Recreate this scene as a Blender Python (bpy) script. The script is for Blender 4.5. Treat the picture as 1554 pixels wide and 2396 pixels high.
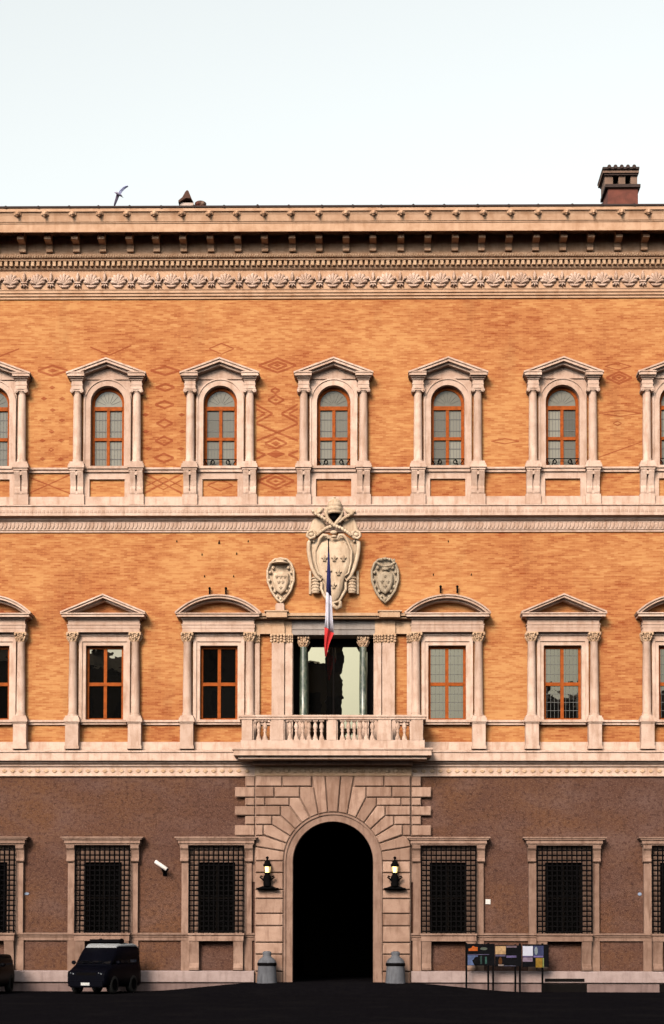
import bpy, math, random
from mathutils import Vector, Matrix
from math import sin, cos, pi, sqrt, radians
random.seed(7)
S = bpy.context.scene
for o in list(bpy.data.objects): bpy.data.objects.remove(o)
C = S.collection

# ------------------------------------------------------------------ camera
# piazza camera: 65 m in front of the facade plane (Y = 0), eye about 1.9 m above the paving, lens shifted up
DIST, FPX, CX, YAW, PIT, ROL, SX, SY = 65.0, 3974.574, 1.2, .0122, .035, -.0015, -.0068, .2183
EYE = 1.7
cam_data = bpy.data.cameras.new('camera'); cam = bpy.data.objects.new('camera', cam_data); C.objects.link(cam)
r0 = Vector((cos(YAW), sin(YAW), 0)); f0 = Vector((-sin(YAW), cos(YAW), 0)); u0 = Vector((0, 0, 1))
fw = cos(PIT)*f0 + sin(PIT)*u0; up = -sin(PIT)*f0 + cos(PIT)*u0
rt2 = cos(ROL)*r0 - sin(ROL)*up; up2 = sin(ROL)*r0 + cos(ROL)*up
M = Matrix((rt2, up2, -fw)).transposed().to_4x4(); M.translation = Vector((CX, -DIST, EYE))
cam.matrix_world = M
cam_data.sensor_fit = 'VERTICAL'; cam_data.sensor_height = 36; cam_data.sensor_width = 36*1554/2396
cam_data.lens = FPX/2396*36
cam_data.shift_x = FPX*SX/2396; cam_data.shift_y = FPX*SY/2396
cam_data.clip_end = 2000
S.camera = cam
def at(u, v, p=0.0):
    """photograph pixel -> (x, z) on the plane p metres in front of the facade"""
    x = (u-777)/FPX+SX; y = -(v-1198)/FPX+SY
    x, y = cos(ROL)*x+sin(ROL)*y, -sin(ROL)*x+cos(ROL)*y
    a = (x, cos(PIT)-sin(PIT)*y, sin(PIT)+cos(PIT)*y)
    d = (cos(YAW)*a[0]-sin(YAW)*a[1], sin(YAW)*a[0]+cos(YAW)*a[1], a[2])
    t = (DIST-p)/d[1]
    return CX+t*d[0], EYE+t*d[2]

# ------------------------------------------------------------------ sky, sun, exposure
SUN_EL, SUN_AZ = radians(29), radians(21)          # low evening light from behind the camera, left
w = bpy.data.worlds.new('World'); S.world = w; w.use_nodes = True
nt = w.node_tree; bg = nt.nodes['Background']
sky = nt.nodes.new('ShaderNodeTexSky'); sky.sky_type = 'NISHITA'; sky.sun_disc = False
sky.sun_elevation = SUN_EL; sky.sun_rotation = pi + SUN_AZ
sky.air_density = 3.0; sky.dust_density = 6.0; sky.ozone_density = 1.0; sky.altitude = 20
hs = nt.nodes.new('ShaderNodeHueSaturation'); hs.inputs['Saturation'].default_value = 0.09
nt.links.new(sky.outputs[0], hs.inputs['Color']); mt = nt.nodes.new('ShaderNodeMix'); mt.data_type = 'RGBA'; mt.blend_type = 'MULTIPLY'; mt.inputs['Factor'].default_value = 1
mt.inputs['B'].default_value = (.955, 1.0, 1.015, 1)      # cool haze
nt.links.new(hs.outputs[0], mt.inputs['A']); nt.links.new(mt.outputs['Result'], bg.inputs[0])
bg.inputs[1].default_value = 0.15
sd = bpy.data.lights.new('sun', 'SUN'); sd.energy = 3.9; sd.angle = radians(20); sd.color = (1.0, .79, .61)
sun = bpy.data.objects.new('sun', sd); C.objects.link(sun)
tosun = Vector((-sin(SUN_AZ)*cos(SUN_EL), -cos(SUN_AZ)*cos(SUN_EL), sin(SUN_EL)))
sun.rotation_euler = tosun.to_track_quat('Z', 'Y').to_euler(); sun.location = tosun*60
S.view_settings.view_transform = 'Standard'; S.view_settings.look = 'None'
S.view_settings.gamma = 1; S.view_settings.use_curve_mapping = False
S.view_settings.exposure = 1.0
S.render.engine = 'CYCLES'

# ------------------------------------------------------------------ materials
def newmat(name):
    m = bpy.data.materials.new(name); m.use_nodes = True
    return m, m.node_tree, m.node_tree.nodes['Principled BSDF']
def nd(t, typ, **kw):
    n = t.nodes.new(typ)
    for k, v in kw.items(): setattr(n, k, v)
    return n
def noise(t, scale_xyz, scale, detail=4, rough=.55, offs=(0, 0, 0)):
    g = nd(t, 'ShaderNodeNewGeometry'); mp = nd(t, 'ShaderNodeMapping')
    mp.inputs['Scale'].default_value = scale_xyz; mp.inputs['Location'].default_value = offs
    n = nd(t, 'ShaderNodeTexNoise'); n.inputs['Scale'].default_value = scale
    n.inputs['Detail'].default_value = detail; n.inputs['Roughness'].default_value = rough
    t.links.new(g.outputs['Position'], mp.inputs[0]); t.links.new(mp.outputs[0], n.inputs['Vector'])
    return n.outputs['Fac']
def ramp(t, fac, stops):
    r = nd(t, 'ShaderNodeValToRGB'); e = r.color_ramp.elements
    while len(e) < len(stops): e.new(.5)
    for el, (p, c) in zip(e, stops): el.position = p; el.color = (*c, 1) if len(c) == 3 else c
    t.links.new(fac, r.inputs[0]); return r.outputs[0]
def mix(t, a, b, fac, mode='MIX'):
    m = nd(t, 'ShaderNodeMix', data_type='RGBA', blend_type=mode)
    for sock, val in ((m.inputs['Factor'], fac), (m.inputs['A'], a), (m.inputs['B'], b)):
        if isinstance(val, (int, float)): sock.default_value = val
        elif isinstance(val, tuple): sock.default_value = (*val, 1)
        else: t.links.new(val, sock)
    return m.outputs['Result']
def bump(t, bs, h, strength, dist):
    b = nd(t, 'ShaderNodeBump'); b.inputs['Strength'].default_value = strength; b.inputs['Distance'].default_value = dist
    t.links.new(h, b.inputs['Height']); t.links.new(b.outputs[0], bs.inputs['Normal'])
def objrand(t): return nd(t, 'ShaderNodeObjectInfo').outputs['Random']

def brick_mat(name, base, red, light, amt=.5):
    """narrow Roman bricks, each with its own tint, gathered in redder and yellower drifts"""
    m, t, b = newmat(name)
    g = nd(t, 'ShaderNodeNewGeometry'); sp = nd(t, 'ShaderNodeSeparateXYZ'); cb = nd(t, 'ShaderNodeCombineXYZ')
    t.links.new(g.outputs['Position'], sp.inputs[0]); t.links.new(sp.outputs['X'], cb.inputs['X']); t.links.new(sp.outputs['Z'], cb.inputs['Y'])
    br = nd(t, 'ShaderNodeTexBrick'); t.links.new(cb.outputs[0], br.inputs['Vector'])
    for k, v in (('Color1', (0, 0, 0, 1)), ('Color2', (1, 1, 1, 1)), ('Mortar', (.35, .35, .35, 1))): br.inputs[k].default_value = v
    for k, v in (('Scale', 1.0), ('Mortar Size', .006), ('Mortar Smooth', .3), ('Bias', 0), ('Brick Width', .27), ('Row Height', .064)): br.inputs[k].default_value = v
    n1 = noise(t, (.8, 1, 3.0), 1.5, 6, .7)              # drifts along the courses
    n2 = noise(t, (.30, 1, .55), .6, 4, .55, (9, 0, 4))    # large patches
    def mth(op, a, c):
        x = nd(t, 'ShaderNodeMath', operation=op)
        for q, v in enumerate((a, c)):
            if isinstance(v, (int, float)): x.inputs[q].default_value = v
            else: t.links.new(v, x.inputs[q])
        return x.outputs[0]
    bw = nd(t, 'ShaderNodeRGBToBW'); t.links.new(br.outputs['Color'], bw.inputs[0])
    f = mth('ADD', mth('MULTIPLY', bw.outputs[0], .27), mth('MULTIPLY', n1, .95)); f = mth('ADD', f, mth('MULTIPLY', n2, .85))
    c = ramp(t, f, [(.66, light), (.80, base), (.92, tuple(.45*x+.55*y for x, y in zip(base, red))), (1.0, red)])
    # ramp input is clamped to 1, so bring the sum back into range
    rr = c.node; f2 = mth('MULTIPLY', f, .72); t.links.new(f2, rr.inputs[0])
    for el, p in zip(rr.color_ramp.elements, (.60, .73, .86, .97)): el.position = p
    n4 = noise(t, (1, 1, .25), .9, 5, .6, (2, 2, 8))
    c = mix(t, c, (base[0]*.50, base[1]*.42, base[2]*.45), ramp(t, n4, [(.56, (0, 0, 0)), (.8, (.45,)*3)]))
    c = mix(t, c, (light[0]*1.05, light[1]*1.05, light[2]*1.2), mth('MULTIPLY', br.outputs['Fac'], .35))
    t.links.new(c, b.inputs['Base Color']); b.inputs['Roughness'].default_value = .9
    b.inputs['Specular IOR Level'].default_value = .1
    bump(t, b, bw.outputs[0], .35, .012)
    return m
BRICK = brick_mat('brick', (.198, .080, .028), (.122, .027, .0075), (.240, .118, .045), .85)
BRICK_RED = brick_mat('red brick inlay', (.136, .035, .012), (.105, .023, .007), (.165, .055, .02), .5)

def stone_mat(name, base, dark, rnd=.12, grime=.55):
    m, t, b = newmat(name)
    n1 = noise(t, (1, 1, 1), 2.2, 5, .6)
    n2 = noise(t, (3.5, 3.5, .5), 1.6, 5, .6, (5, 5, 5))      # rain streaks
    n3 = noise(t, (1, 1, 1), 14, 3, .6)
    c = mix(t, base, dark, ramp(t, n1, [(.42, (0, 0, 0)), (.75, (.6,)*3)]))
    c = mix(t, c, dark, ramp(t, n2, [(.50, (0, 0, 0)), (.76, (grime,)*3)]))
    c = mix(t, c, (dark[0]*.6, dark[1]*.55, dark[2]*.5), ramp(t, n3, [(.60, (0, 0, 0)), (.78, (.35,)*3)]))
    r = objrand(t)
    c = mix(t, c, (dark[0]*.8, dark[1]*.8, dark[2]*.8), ramp(t, r, [(0, (0, 0, 0)), (1, (rnd*2,)*3)]))
    t.links.new(c, b.inputs['Base Color']); b.inputs['Roughness'].default_value = .85
    b.inputs['Specular IOR Level'].default_value = .2
    bump(t, b, n3, .35, .02)
    return m
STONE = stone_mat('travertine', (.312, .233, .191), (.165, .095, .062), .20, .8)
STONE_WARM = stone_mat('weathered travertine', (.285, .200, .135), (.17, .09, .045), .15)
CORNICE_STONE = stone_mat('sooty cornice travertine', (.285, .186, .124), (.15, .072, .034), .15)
STONE_SHADED = stone_mat('shade darkened street travertine', (.165, .107, .082), (.062, .032, .021), .24, .9)  # travertine with the dimmer ground-floor light put into its colour
PORTAL_STONE = stone_mat('portal travertine', (.205, .136, .104), (.085, .044, .028), .26, .85)  # the same dimmer light is put into this colour, less strongly
STONE_PINK = stone_mat('bench travertine', (.195, .152, .146), (.10, .07, .066), .1, .7)
RELIEF = stone_mat('carved relief stone', (.300, .235, .172), (.15, .095, .055), .1, .8)
RELIEF_GREY = stone_mat('grey relief stone', (.215, .178, .132), (.095, .066, .04), .1, .9)
MARBLE = stone_mat('grey marble', (.155, .135, .125), (.085, .07, .06), .05, .6)
GUARD = stone_mat('grey guard stone', (.060, .064, .074), (.020, .021, .026), .1, .9)

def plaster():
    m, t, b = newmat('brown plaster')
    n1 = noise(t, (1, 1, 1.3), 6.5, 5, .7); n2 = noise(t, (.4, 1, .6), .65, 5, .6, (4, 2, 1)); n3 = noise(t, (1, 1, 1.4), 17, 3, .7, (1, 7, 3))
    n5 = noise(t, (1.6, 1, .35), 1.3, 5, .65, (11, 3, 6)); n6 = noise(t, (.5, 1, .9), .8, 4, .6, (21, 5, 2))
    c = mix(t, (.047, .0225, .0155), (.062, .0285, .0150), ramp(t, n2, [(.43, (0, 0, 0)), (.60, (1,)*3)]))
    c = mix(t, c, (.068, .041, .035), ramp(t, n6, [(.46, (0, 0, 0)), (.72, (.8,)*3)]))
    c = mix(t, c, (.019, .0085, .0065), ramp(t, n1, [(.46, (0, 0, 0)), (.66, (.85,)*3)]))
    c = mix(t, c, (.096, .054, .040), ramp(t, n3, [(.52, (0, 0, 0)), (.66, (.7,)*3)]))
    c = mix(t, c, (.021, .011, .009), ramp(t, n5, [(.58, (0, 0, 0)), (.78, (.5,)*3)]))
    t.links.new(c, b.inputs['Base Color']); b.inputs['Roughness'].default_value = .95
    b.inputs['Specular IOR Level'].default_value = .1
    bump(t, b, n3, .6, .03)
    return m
PLASTER = plaster()  # own brown, darkened further for the dimmer light at street level
def simple(name, col, rough=.6, var=.25, metal=0, spec=.3, sc=6, coat=0):
    m, t, b = newmat(name)
    n = noise(t, (1, 1, 1), sc, 4, .6)
    c = mix(t, col, tuple(x*(1-var) for x in col), ramp(t, n, [(.35, (0, 0, 0)), (.7, (1,)*3)]))
    t.links.new(c, b.inputs['Base Color']); b.inputs['Roughness'].default_value = rough
    b.inputs['Metallic'].default_value = metal; b.inputs['Specular IOR Level'].default_value = spec
    b.inputs['Coat Weight'].default_value = coat
    return m
WOOD = simple('orange varnished wood', (.170, .039, .006), .7, .4, spec=.06)
IRON = simple('black wrought iron', (.0024, .0022, .0024), .85, .3, spec=.005)
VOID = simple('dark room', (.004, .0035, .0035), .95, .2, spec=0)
GATE = simple('dark gate timber', (.006, .005, .0045), .9, .3, spec=0)
ROOF = simple('dark roof tile', (.022, .012, .010), .9, .5, sc=12)
TILE = simple('weathered terracotta', (.045, .018, .011), .9, .5, sc=12)
CHIM = simple('red chimney plaster', (.080, .024, .016), .95, .45, sc=3)
CHIMP = simple('pale chimney plaster', (.10, .062, .045), .95, .35, sc=3)
COBBLE = None
def cobble():
    m, t, b = newmat('dark basalt paving')
    g = nd(t, 'ShaderNodeNewGeometry'); v = nd(t, 'ShaderNodeTexVoronoi'); v.inputs['Scale'].default_value = 9
    t.links.new(g.outputs['Position'], v.inputs['Vector'])
    c = mix(t, (.0038, .0035, .0042), (.0022, .002, .0026), v.outputs['Color'])
    n = noise(t, (1, 1, 1), .5, 4, .6)
    c = mix(t, c, (.0055, .005, .0052), ramp(t, n, [(.5, (0, 0, 0)), (.75, (.6,)*3)]))
    t.links.new(c, b.inputs['Base Color']); b.inputs['Roughness'].default_value = .95; b.inputs['Specular IOR Level'].default_value = 0
    bump(t, b, v.outputs['Distance'], .3, .02)
    return m
COBBLE = cobble()
def green_marble():
    m, t, b = newmat('green cipollino marble')
    n = noise(t, (1, 1, .6), 9, 6, .7)
    c = ramp(t, n, [(.35, (.007, .012, .009)), (.5, (.028, .040, .028)), (.66, (.095, .095, .068))])
    t.links.new(c, b.inputs['Base Color']); b.inputs['Roughness'].default_value = .35
    return m
GREEN = green_marble()
def glass(name, body, refl, tint, wav=.01):
    """old window glass: dark room or curtain behind, partial mirror in front, slightly wavy"""
    m = bpy.data.materials.new(name); m.use_nodes = True; t = m.node_tree; t.nodes.remove(t.nodes['Principled BSDF'])
    out = t.nodes['Material Output']
    d = nd(t, 'ShaderNodeBsdfDiffuse')
    t.links.new(mix(t, body, tuple(x*.38 for x in body), objrand(t)), d.inputs[0])
    gl = nd(t, 'ShaderNodeBsdfGlossy'); gl.inputs['Color'].default_value = (*tint, 1); gl.inputs['Roughness'].default_value = .002
    n = noise(t, (1, 1, 1), 1.7, 2, .5); b = nd(t, 'ShaderNodeBump'); b.inputs['Strength'].default_value = 1; b.inputs['Distance'].default_value = wav
    t.links.new(n, b.inputs['Height']); t.links.new(b.outputs[0], gl.inputs['Normal'])
    mx = nd(t, 'ShaderNodeMixShader'); mx.inputs[0].default_value = refl
    t.links.new(d.outputs[0], mx.inputs[1]); t.links.new(gl.outputs[0], mx.inputs[2]); t.links.new(mx.outputs[0], out.inputs[0])
    return m
GLASS_UP = glass('leaded glass over pale curtain', (.118, .114, .096), .006, (.95, .97, 1), .0015)
GLASS = glass('old window glass', (.0025, .0025, .0025), .085, (1, .91, .68), .0022)
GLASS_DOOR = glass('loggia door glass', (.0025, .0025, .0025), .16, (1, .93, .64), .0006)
GLASS_DARK = glass('dark window glass', (.002, .002, .002), .015, (1, 1, 1), .002)
CARGLASS = glass('car glass', (.002, .0025, .004), .02, (.8, .9, 1), .002)
REARGLASS = glass('car glass with painted reflection', (.035, .05, .075), .03, (.8, .9, 1), .002)  # reflection and pale wall seen through are put into the body colour
def emit(name, col, s):
    m, t, b = newmat(name); b.inputs['Base Color'].default_value = (*col, 1)
    n = noise(t, (1, 1, 1), 8, 2)
    c = mix(t, col, tuple(x*.6 for x in col), ramp(t, n, [(.4, (0, 0, 0)), (.7, (1, 1, 1))]))
    t.links.new(c, b.inputs['Emission Color']); b.inputs['Emission Strength'].default_value = s
    return m
LAMP = emit('lit lantern glass', (1.0, .72, .27), .75)
WHITEM = simple('white painted metal', (.32, .31, .30), .5, .15, spec=.1)
PAPER = simple('white paper', (.20, .21, .26), .8, .12)
BODY = simple('dark blue car paint', (.0009, .0010, .0022), .45, .2, spec=.015)
BODYBLACK = simple('black car paint', (.0015, .0015, .002), .45, .2, spec=.012)
RUBBER = simple('tyre rubber', (.008, .008, .008), .9, .2, spec=.1)
CHROME = simple('headlamp glass', (.09, .10, .11), .2, .2, spec=.5)
CABLE = simple('lead came', (.05, .05, .048), .7, .2)

# ------------------------------------------------------------------ mesh helpers
class MB:
    def __init__(s): s.v = []; s.f = []; s.sm = []
    def add(s, vs, fs, smooth=False):
        n = len(s.v); s.v += [tuple(a) for a in vs]; s.f += [tuple(i+n for i in f) for f in fs]; s.sm += [smooth]*len(fs); return s
    def box(s, x0, x1, y0, y1, z0, z1):
        return s.add([(x0, y0, z0), (x1, y0, z0), (x1, y1, z0), (x0, y1, z0), (x0, y0, z1), (x1, y0, z1), (x1, y1, z1), (x0, y1, z1)],
                     [(0, 1, 5, 4), (1, 2, 6, 5), (2, 3, 7, 6), (3, 0, 4, 7), (4, 5, 6, 7), (3, 2, 1, 0)])
    def bbox(s, x0, x1, y0, y1, z0, z1, b=.02):
        """block with a chamfered front (y0) face"""
        vs = [(x0, y1, z0), (x1, y1, z0), (x1, y1, z1), (x0, y1, z1), (x0, y0+b, z0), (x1, y0+b, z0), (x1, y0+b, z1), (x0, y0+b, z1),
              (x0+b, y0, z0+b), (x1-b, y0, z0+b), (x1-b, y0, z1-b), (x0+b, y0, z1-b)]
        fs = [(0, 3, 2, 1)]
        for a in (0, 4):
            for i in range(4): j = (i+1) % 4; fs.append((a+i, a+j, a+4+j, a+4+i))
        fs.append((8, 9, 10, 11)); return s.add(vs, fs)
    def prism(s, poly, y0, y1):
        """poly [(x,z)] counter-clockwise seen from the front (-Y); y0 front, y1 back"""
        n = len(poly); vs = [(x, y0, z) for x, z in poly]+[(x, y1, z) for x, z in poly]
        fs = [tuple(range(n)), tuple(range(2*n-1, n-1, -1))]+[(i, n+i, n+(i+1) % n, (i+1) % n) for i in range(n)]
        return s.add(vs, fs)
    def pillow(s, poly, yb, ym, yt, k=.72, cap=True):
        """soft raised relief: base outline, shoulder, shrunk crown"""
        n = len(poly); cx = sum(p[0] for p in poly)/n; cz = sum(p[1] for p in poly)/n
        def ring(f, y): return [(cx+(x-cx)*f, y, cz+(z-cz)*f) for x, z in poly]
        vs = ring(1, yb)+ring(1, ym)+ring((1+k)/2+.06, ym+(yt-ym)*.65)+ring(k, yt)
        fs = []
        for r in range(3):
            for i in range(n): j = (i+1) % n; fs.append((r*n+i, (r+1)*n+i, (r+1)*n+j, r*n+j))
        s.add(vs, [tuple(reversed(f)) for f in fs], True)
        if cap: s.add([vs[3*n+i] for i in range(n)], [tuple(range(n))])
        return s
    def mould(s, prof, x0, x1):
        """prof [(p,z)] going up the front; closed along the wall plane; extruded along x"""
        poly = [(p, z) for p, z in prof]; n = len(poly)
        vs = [(x0, -p, z) for p, z in poly]+[(x1, -p, z) for p, z in poly]
        fs = [(i, n+i, n+(i+1) % n, (i+1) % n) for i in range(n)]
        fs += [tuple(range(n-1, -1, -1)), tuple(range(n, 2*n))]
        return s.add(vs, fs)
    def side(s, prof, x0, x1): return s.mould(prof, x0, x1)
    def lathe(s, prof, cx, cy, n=16, a0=0, a1=2*pi, smooth=True):
        full = abs(a1-a0-2*pi) < 1e-6; m = n if full else n+1; vs = []
        for r, z in prof:
            for i in range(m):
                a = a0+(a1-a0)*i/n; vs.append((cx+r*cos(a), cy+r*sin(a), z))
        fs = []
        for k in range(len(prof)-1):
            for i in range(n):
                j = (i+1) % m; fs.append((k*m+i, k*m+j, (k+1)*m+j, (k+1)*m+i))
        s.add(vs, fs, smooth)
        if full:
            if prof[0][0] > 1e-4: s.add([vs[i] for i in range(m)], [tuple(range(m-1, -1, -1))])
            if prof[-1][0] > 1e-4: s.add([vs[(len(prof)-1)*m+i] for i in range(m)], [tuple(range(m))])
        return s
    def ball(s, c, r, n=8, m=5):
        rx, ry, rz = r if isinstance(r, tuple) else (r, r, r); vs = []; fs = []
        for k in range(m+1):
            ph = -pi/2+pi*k/m
            for i in range(n): a = 2*pi*i/n; vs.append((c[0]+rx*cos(ph)*cos(a), c[1]+ry*cos(ph)*sin(a), c[2]+rz*sin(ph)))
        for k in range(m):
            for i in range(n): j = (i+1) % n; fs.append((k*n+i, k*n+j, (k+1)*n+j, (k+1)*n+i))
        return s.add(vs, fs, True)
    def tube(s, pts, r, n=8, closed=False):
        pts = [Vector(p) for p in pts]; L = len(pts); vs = []
        for i, p in enumerate(pts):
            a = pts[(i-1) % L] if (closed or i > 0) else p; b = pts[(i+1) % L] if (closed or i < L-1) else p
            t = (b-a).normalized(); ref = Vector((0, 1, 0)) if abs(t.y) < .9 else Vector((1, 0, 0))
            e1 = t.cross(ref).normalized(); e2 = t.cross(e1); rr = r[i] if isinstance(r, (list, tuple)) else r
            for k in range(n): th = 2*pi*k/n; vs.append(p+e1*cos(th)*rr+e2*sin(th)*rr)
        fs = []
        for i in range(L if closed else L-1):
            j = (i+1) % L
            for k in range(n): q = (k+1) % n; fs.append((i*n+k, i*n+q, j*n+q, j*n+k))
        s.add(vs, fs, True)
        if not closed: s.add(vs[:n], [tuple(range(n-1, -1, -1))]); s.add(vs[-n:], [tuple(range(n))])
        return s
    def arc(s, r0, r1, a0, a1, y0, y1, cz, n=20, cx=0):
        vs = []; fs = []
        for i in range(n+1):
            a = a0+(a1-a0)*i/n
            for r, y in ((r0, y0), (r1, y0), (r1, y1), (r0, y1)): vs.append((cx+r*cos(a), y, cz+r*sin(a)))
        for i in range(n):
            for k in range(4): q = (k+1) % 4; fs.append((i*4+k, i*4+q, (i+1)*4+q, (i+1)*4+k))
        fs += [(3, 2, 1, 0), (n*4, n*4+1, n*4+2, n*4+3)]
        return s.add(vs, fs)
    def archplate(s, xo, z0, zt, r, zs, y0, y1, n=20):
        """rectangular plate with a round-headed opening, with reveals back to y1"""
        s.box(-xo, -r, y0, y1, z0, zt); s.box(r, xo, y0, y1, z0, zt)
        vs = []; fs = []
        for i in range(n+1):
            a = pi-pi*i/n; x = r*cos(a); z = zs+r*sin(a)
            vs += [(x, y0, z), (x, y0, zt), (x, y1, z)]
        for i in range(n):
            a, b = i*3, i*3+3; fs += [(a, b, b+1, a+1), (a, a+2, b+2, b)]
        return s.add(vs, fs)
    def build(s, name, mat, parent=None, loc=None, kind=None):
        me = bpy.data.meshes.new(name); me.from_pydata(s.v, [], s.f); me.polygons.foreach_set('use_smooth', s.sm)
        me.materials.append(mat); me.update()
        o = bpy.data.objects.new(name, me); C.objects.link(o)
        if parent: o.parent = parent
        if loc: o.location = loc
        if kind: o['kind'] = kind
        return o
def empty(name, loc=(0, 0, 0), rz=0):
    o = bpy.data.objects.new(name, None); C.objects.link(o); o.location = loc; o.rotation_euler = (0, 0, rz); o.empty_display_size = .3; return o
def tag(o, label, cat, group=None, kind=None):
    o['label'] = label; o['category'] = cat
    if group: o['group'] = group
    if kind: o['kind'] = kind
    return o
def copy_tree(o, parent, loc=None):
    c = o.copy(); C.objects.link(c); c.parent = parent
    if loc is not None: c.location = loc
    for ch in o.children: copy_tree(ch, c)
    return c
def place(o, loc):
    c = o.copy(); C.objects.link(c); c.location = loc; return c

HW = 19.8                                              # half width of the built stretch of facade: nine bays
BAY = 4.4
KS = range(-4, 5)
GZ = -.18                                              # paving level

# ------------------------------------------------------------------ ground
def ground_h(x, y):
    d = -y
    a = max(0, min(1, (7.5-abs(x))/5.2)); a = a*a*(3-2*a)
    b = max(0, min(1, (5.5-d)/5.0)); b = b*b*(3-2*b)
    return GZ+.36*a*b
xs = [-150, -80, -40, -25]+[-20+.8*i for i in range(51)]+[25, 40, 80, 150]
ys = [-190, -140, -110, -80, -60, -45, -30, -20, -14, -10]+[-8+.5*i for i in range(17)]+[.6, 4, 40]
g = MB(); g.v = [(x, y, ground_h(x, y)) for y in ys for x in xs]; nx = len(xs)
g.f = [(j*nx+i, j*nx+i+1, (j+1)*nx+i+1, (j+1)*nx+i) for j in range(len(ys)-1) for i in range(nx-1)]; g.sm = [True]*len(g.f)
gr = g.build('ground', COBBLE); gr['kind'] = 'structure'; gr['label'] = 'black basalt paving of the piazza'

# ------------------------------------------------------------------ the palace: walls
palace = empty('palace')
tag(palace, 'orange brick Renaissance palace with travertine windows, cornice and arched portal', 'palace')
def sheet(name, mat, x0, x1, z0, z1, holes, y=0, th=.35, parent=palace):
    """wall sheet with rectangular openings and their reveals"""
    X = sorted({x0, x1}|{h[0] for h in holes}|{h[1] for h in holes}); Z = sorted({z0, z1}|{h[2] for h in holes}|{h[3] for h in holes})
    m = MB(); idx = {}
    def V(x, z):
        if (x, z) not in idx: idx[(x, z)] = len(m.v); m.v.append((x, y, z))
        return idx[(x, z)]
    for i in range(len(X)-1):
        for j in range(len(Z)-1):
            cx, cz = (X[i]+X[i+1])/2, (Z[j]+Z[j+1])/2
            if any(h[0] < cx < h[1] and h[2] < cz < h[3] for h in holes): continue
            m.f.append((V(X[i], Z[j]), V(X[i+1], Z[j]), V(X[i+1], Z[j+1]), V(X[i], Z[j+1]))); m.sm.append(False)
    for a, b, c, d in holes:
        m.add([(a, y, c), (b, y, c), (b, y, d), (a, y, d), (a, y+th, c), (b, y+th, c), (b, y+th, d), (a, y+th, d)],
              [(0, 4, 5, 1), (1, 5, 6, 2), (2, 6, 7, 3), (3, 7, 4, 0)])
    return m.build(name, mat, parent)
up_holes = [(k*BAY-.80, k*BAY+.80, 20.04, 23.3) for k in KS]
wall_up = sheet('upper_brick_wall', BRICK, -HW, HW, 17.5, 26.7, up_holes)
ff_holes = [(k*BAY-.80, k*BAY+.80, 10.2, 13.15) for k in KS if k]+[(-1.70, 1.70, 9.0, 13.6)]
wall_ff = sheet('first_floor_brick_wall', BRICK, -HW, HW, 8.3, 17.5, ff_holes)
gf_holes = [(k*BAY-.76, k*BAY+.76, 2.0, 4.85) for k in KS if k]+[(-1.6, 1.6, -.3, 6.4)]
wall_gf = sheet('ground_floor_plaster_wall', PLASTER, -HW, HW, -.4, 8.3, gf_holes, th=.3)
m = MB(); m.box(-HW, -HW+.4, .002, 22, -.4, 28.2); m.box(HW-.4, HW, .002, 22, -.4, 28.2); m.box(-HW, HW, 21.6, 22, -.4, 28.2)
m.build('side_wall', BRICK, palace)
# roof: shallow tiled pitch behind the gutter
m = MB(); m.add([(-HW, -1.5, 29.60), (HW, -1.5, 29.60), (HW, 9, 31.3), (-HW, 9, 31.3), (-HW, 22, 29.3), (HW, 22, 29.3), (-HW, 22, 28), (HW, 22, 28), (-HW, -.4, 28.9), (HW, -.4, 28.9)],
             [(0, 1, 2, 3), (3, 2, 5, 4), (4, 5, 7, 6), (0, 3, 4, 6, 8), (1, 9, 7, 5, 2)])
roof = m.build('roof', ROOF, palace)
t0 = MB(); t0.tube([(0, -1.62, 29.585), (0, 1.0, 30.01)], .05, 8)
tile = t0.build('tile', ROOF, roof, (-13.6, 0, 0))
for i in range(1, 24): o = place(tile, (-13.6+1.19*i+random.uniform(-.08, .08), 0, random.uniform(-.01, .012))); o.parent = roof

# ------------------------------------------------------------------ great cornice
m = MB()
m.mould([(-.05, 26.62), (.06, 26.62), (.06, 26.70), (.12, 26.72), (.12, 26.80), (.17, 26.82), (.17, 26.90), (.20, 26.94), (.10, 26.96), (.10, 27.70), (.17, 27.74), (.22, 27.80), (.16, 27.81),
         (.16, 28.02), (.34, 28.03), (.34, 28.09), (.42, 28.11), (.46, 28.22), (.46, 28.24), (.40, 28.25), (.40, 28.95), (1.28, 28.95), (1.28, 28.72), (1.34, 28.72), (1.34, 29.03), (1.37, 29.04), (1.37, 29.08), (1.40, 29.09),
         (1.42, 29.18), (1.45, 29.30), (1.50, 29.40), (1.56, 29.42), (1.56, 29.53), (1.50, 29.55), (-.05, 29.55)], -HW, HW)
cornice = m.build('cornice', CORNICE_STONE, palace)
m = MB(); m.box(-HW-.05, HW+.05, -1.6, -1.40, 29.553, 29.615); m.build('gutter', ROOF, cornice)
x_m, _ = at(746.3, 555, 1.0); PM = 1.041
mp = MB(); mp.side([(.40, 28.945), (.40, 28.28), (.55, 28.27), (.58, 28.29), (.58, 28.38), (.52, 28.41), (.56, 28.55), (.95, 28.57), (1.03, 28.585), (1.03, 28.70), (.92, 28.72), (.92, 28.945)], -.125, .125)
modil = mp.build('modillion', CORNICE_STONE, cornice, (x_m, 0, 0))
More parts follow.
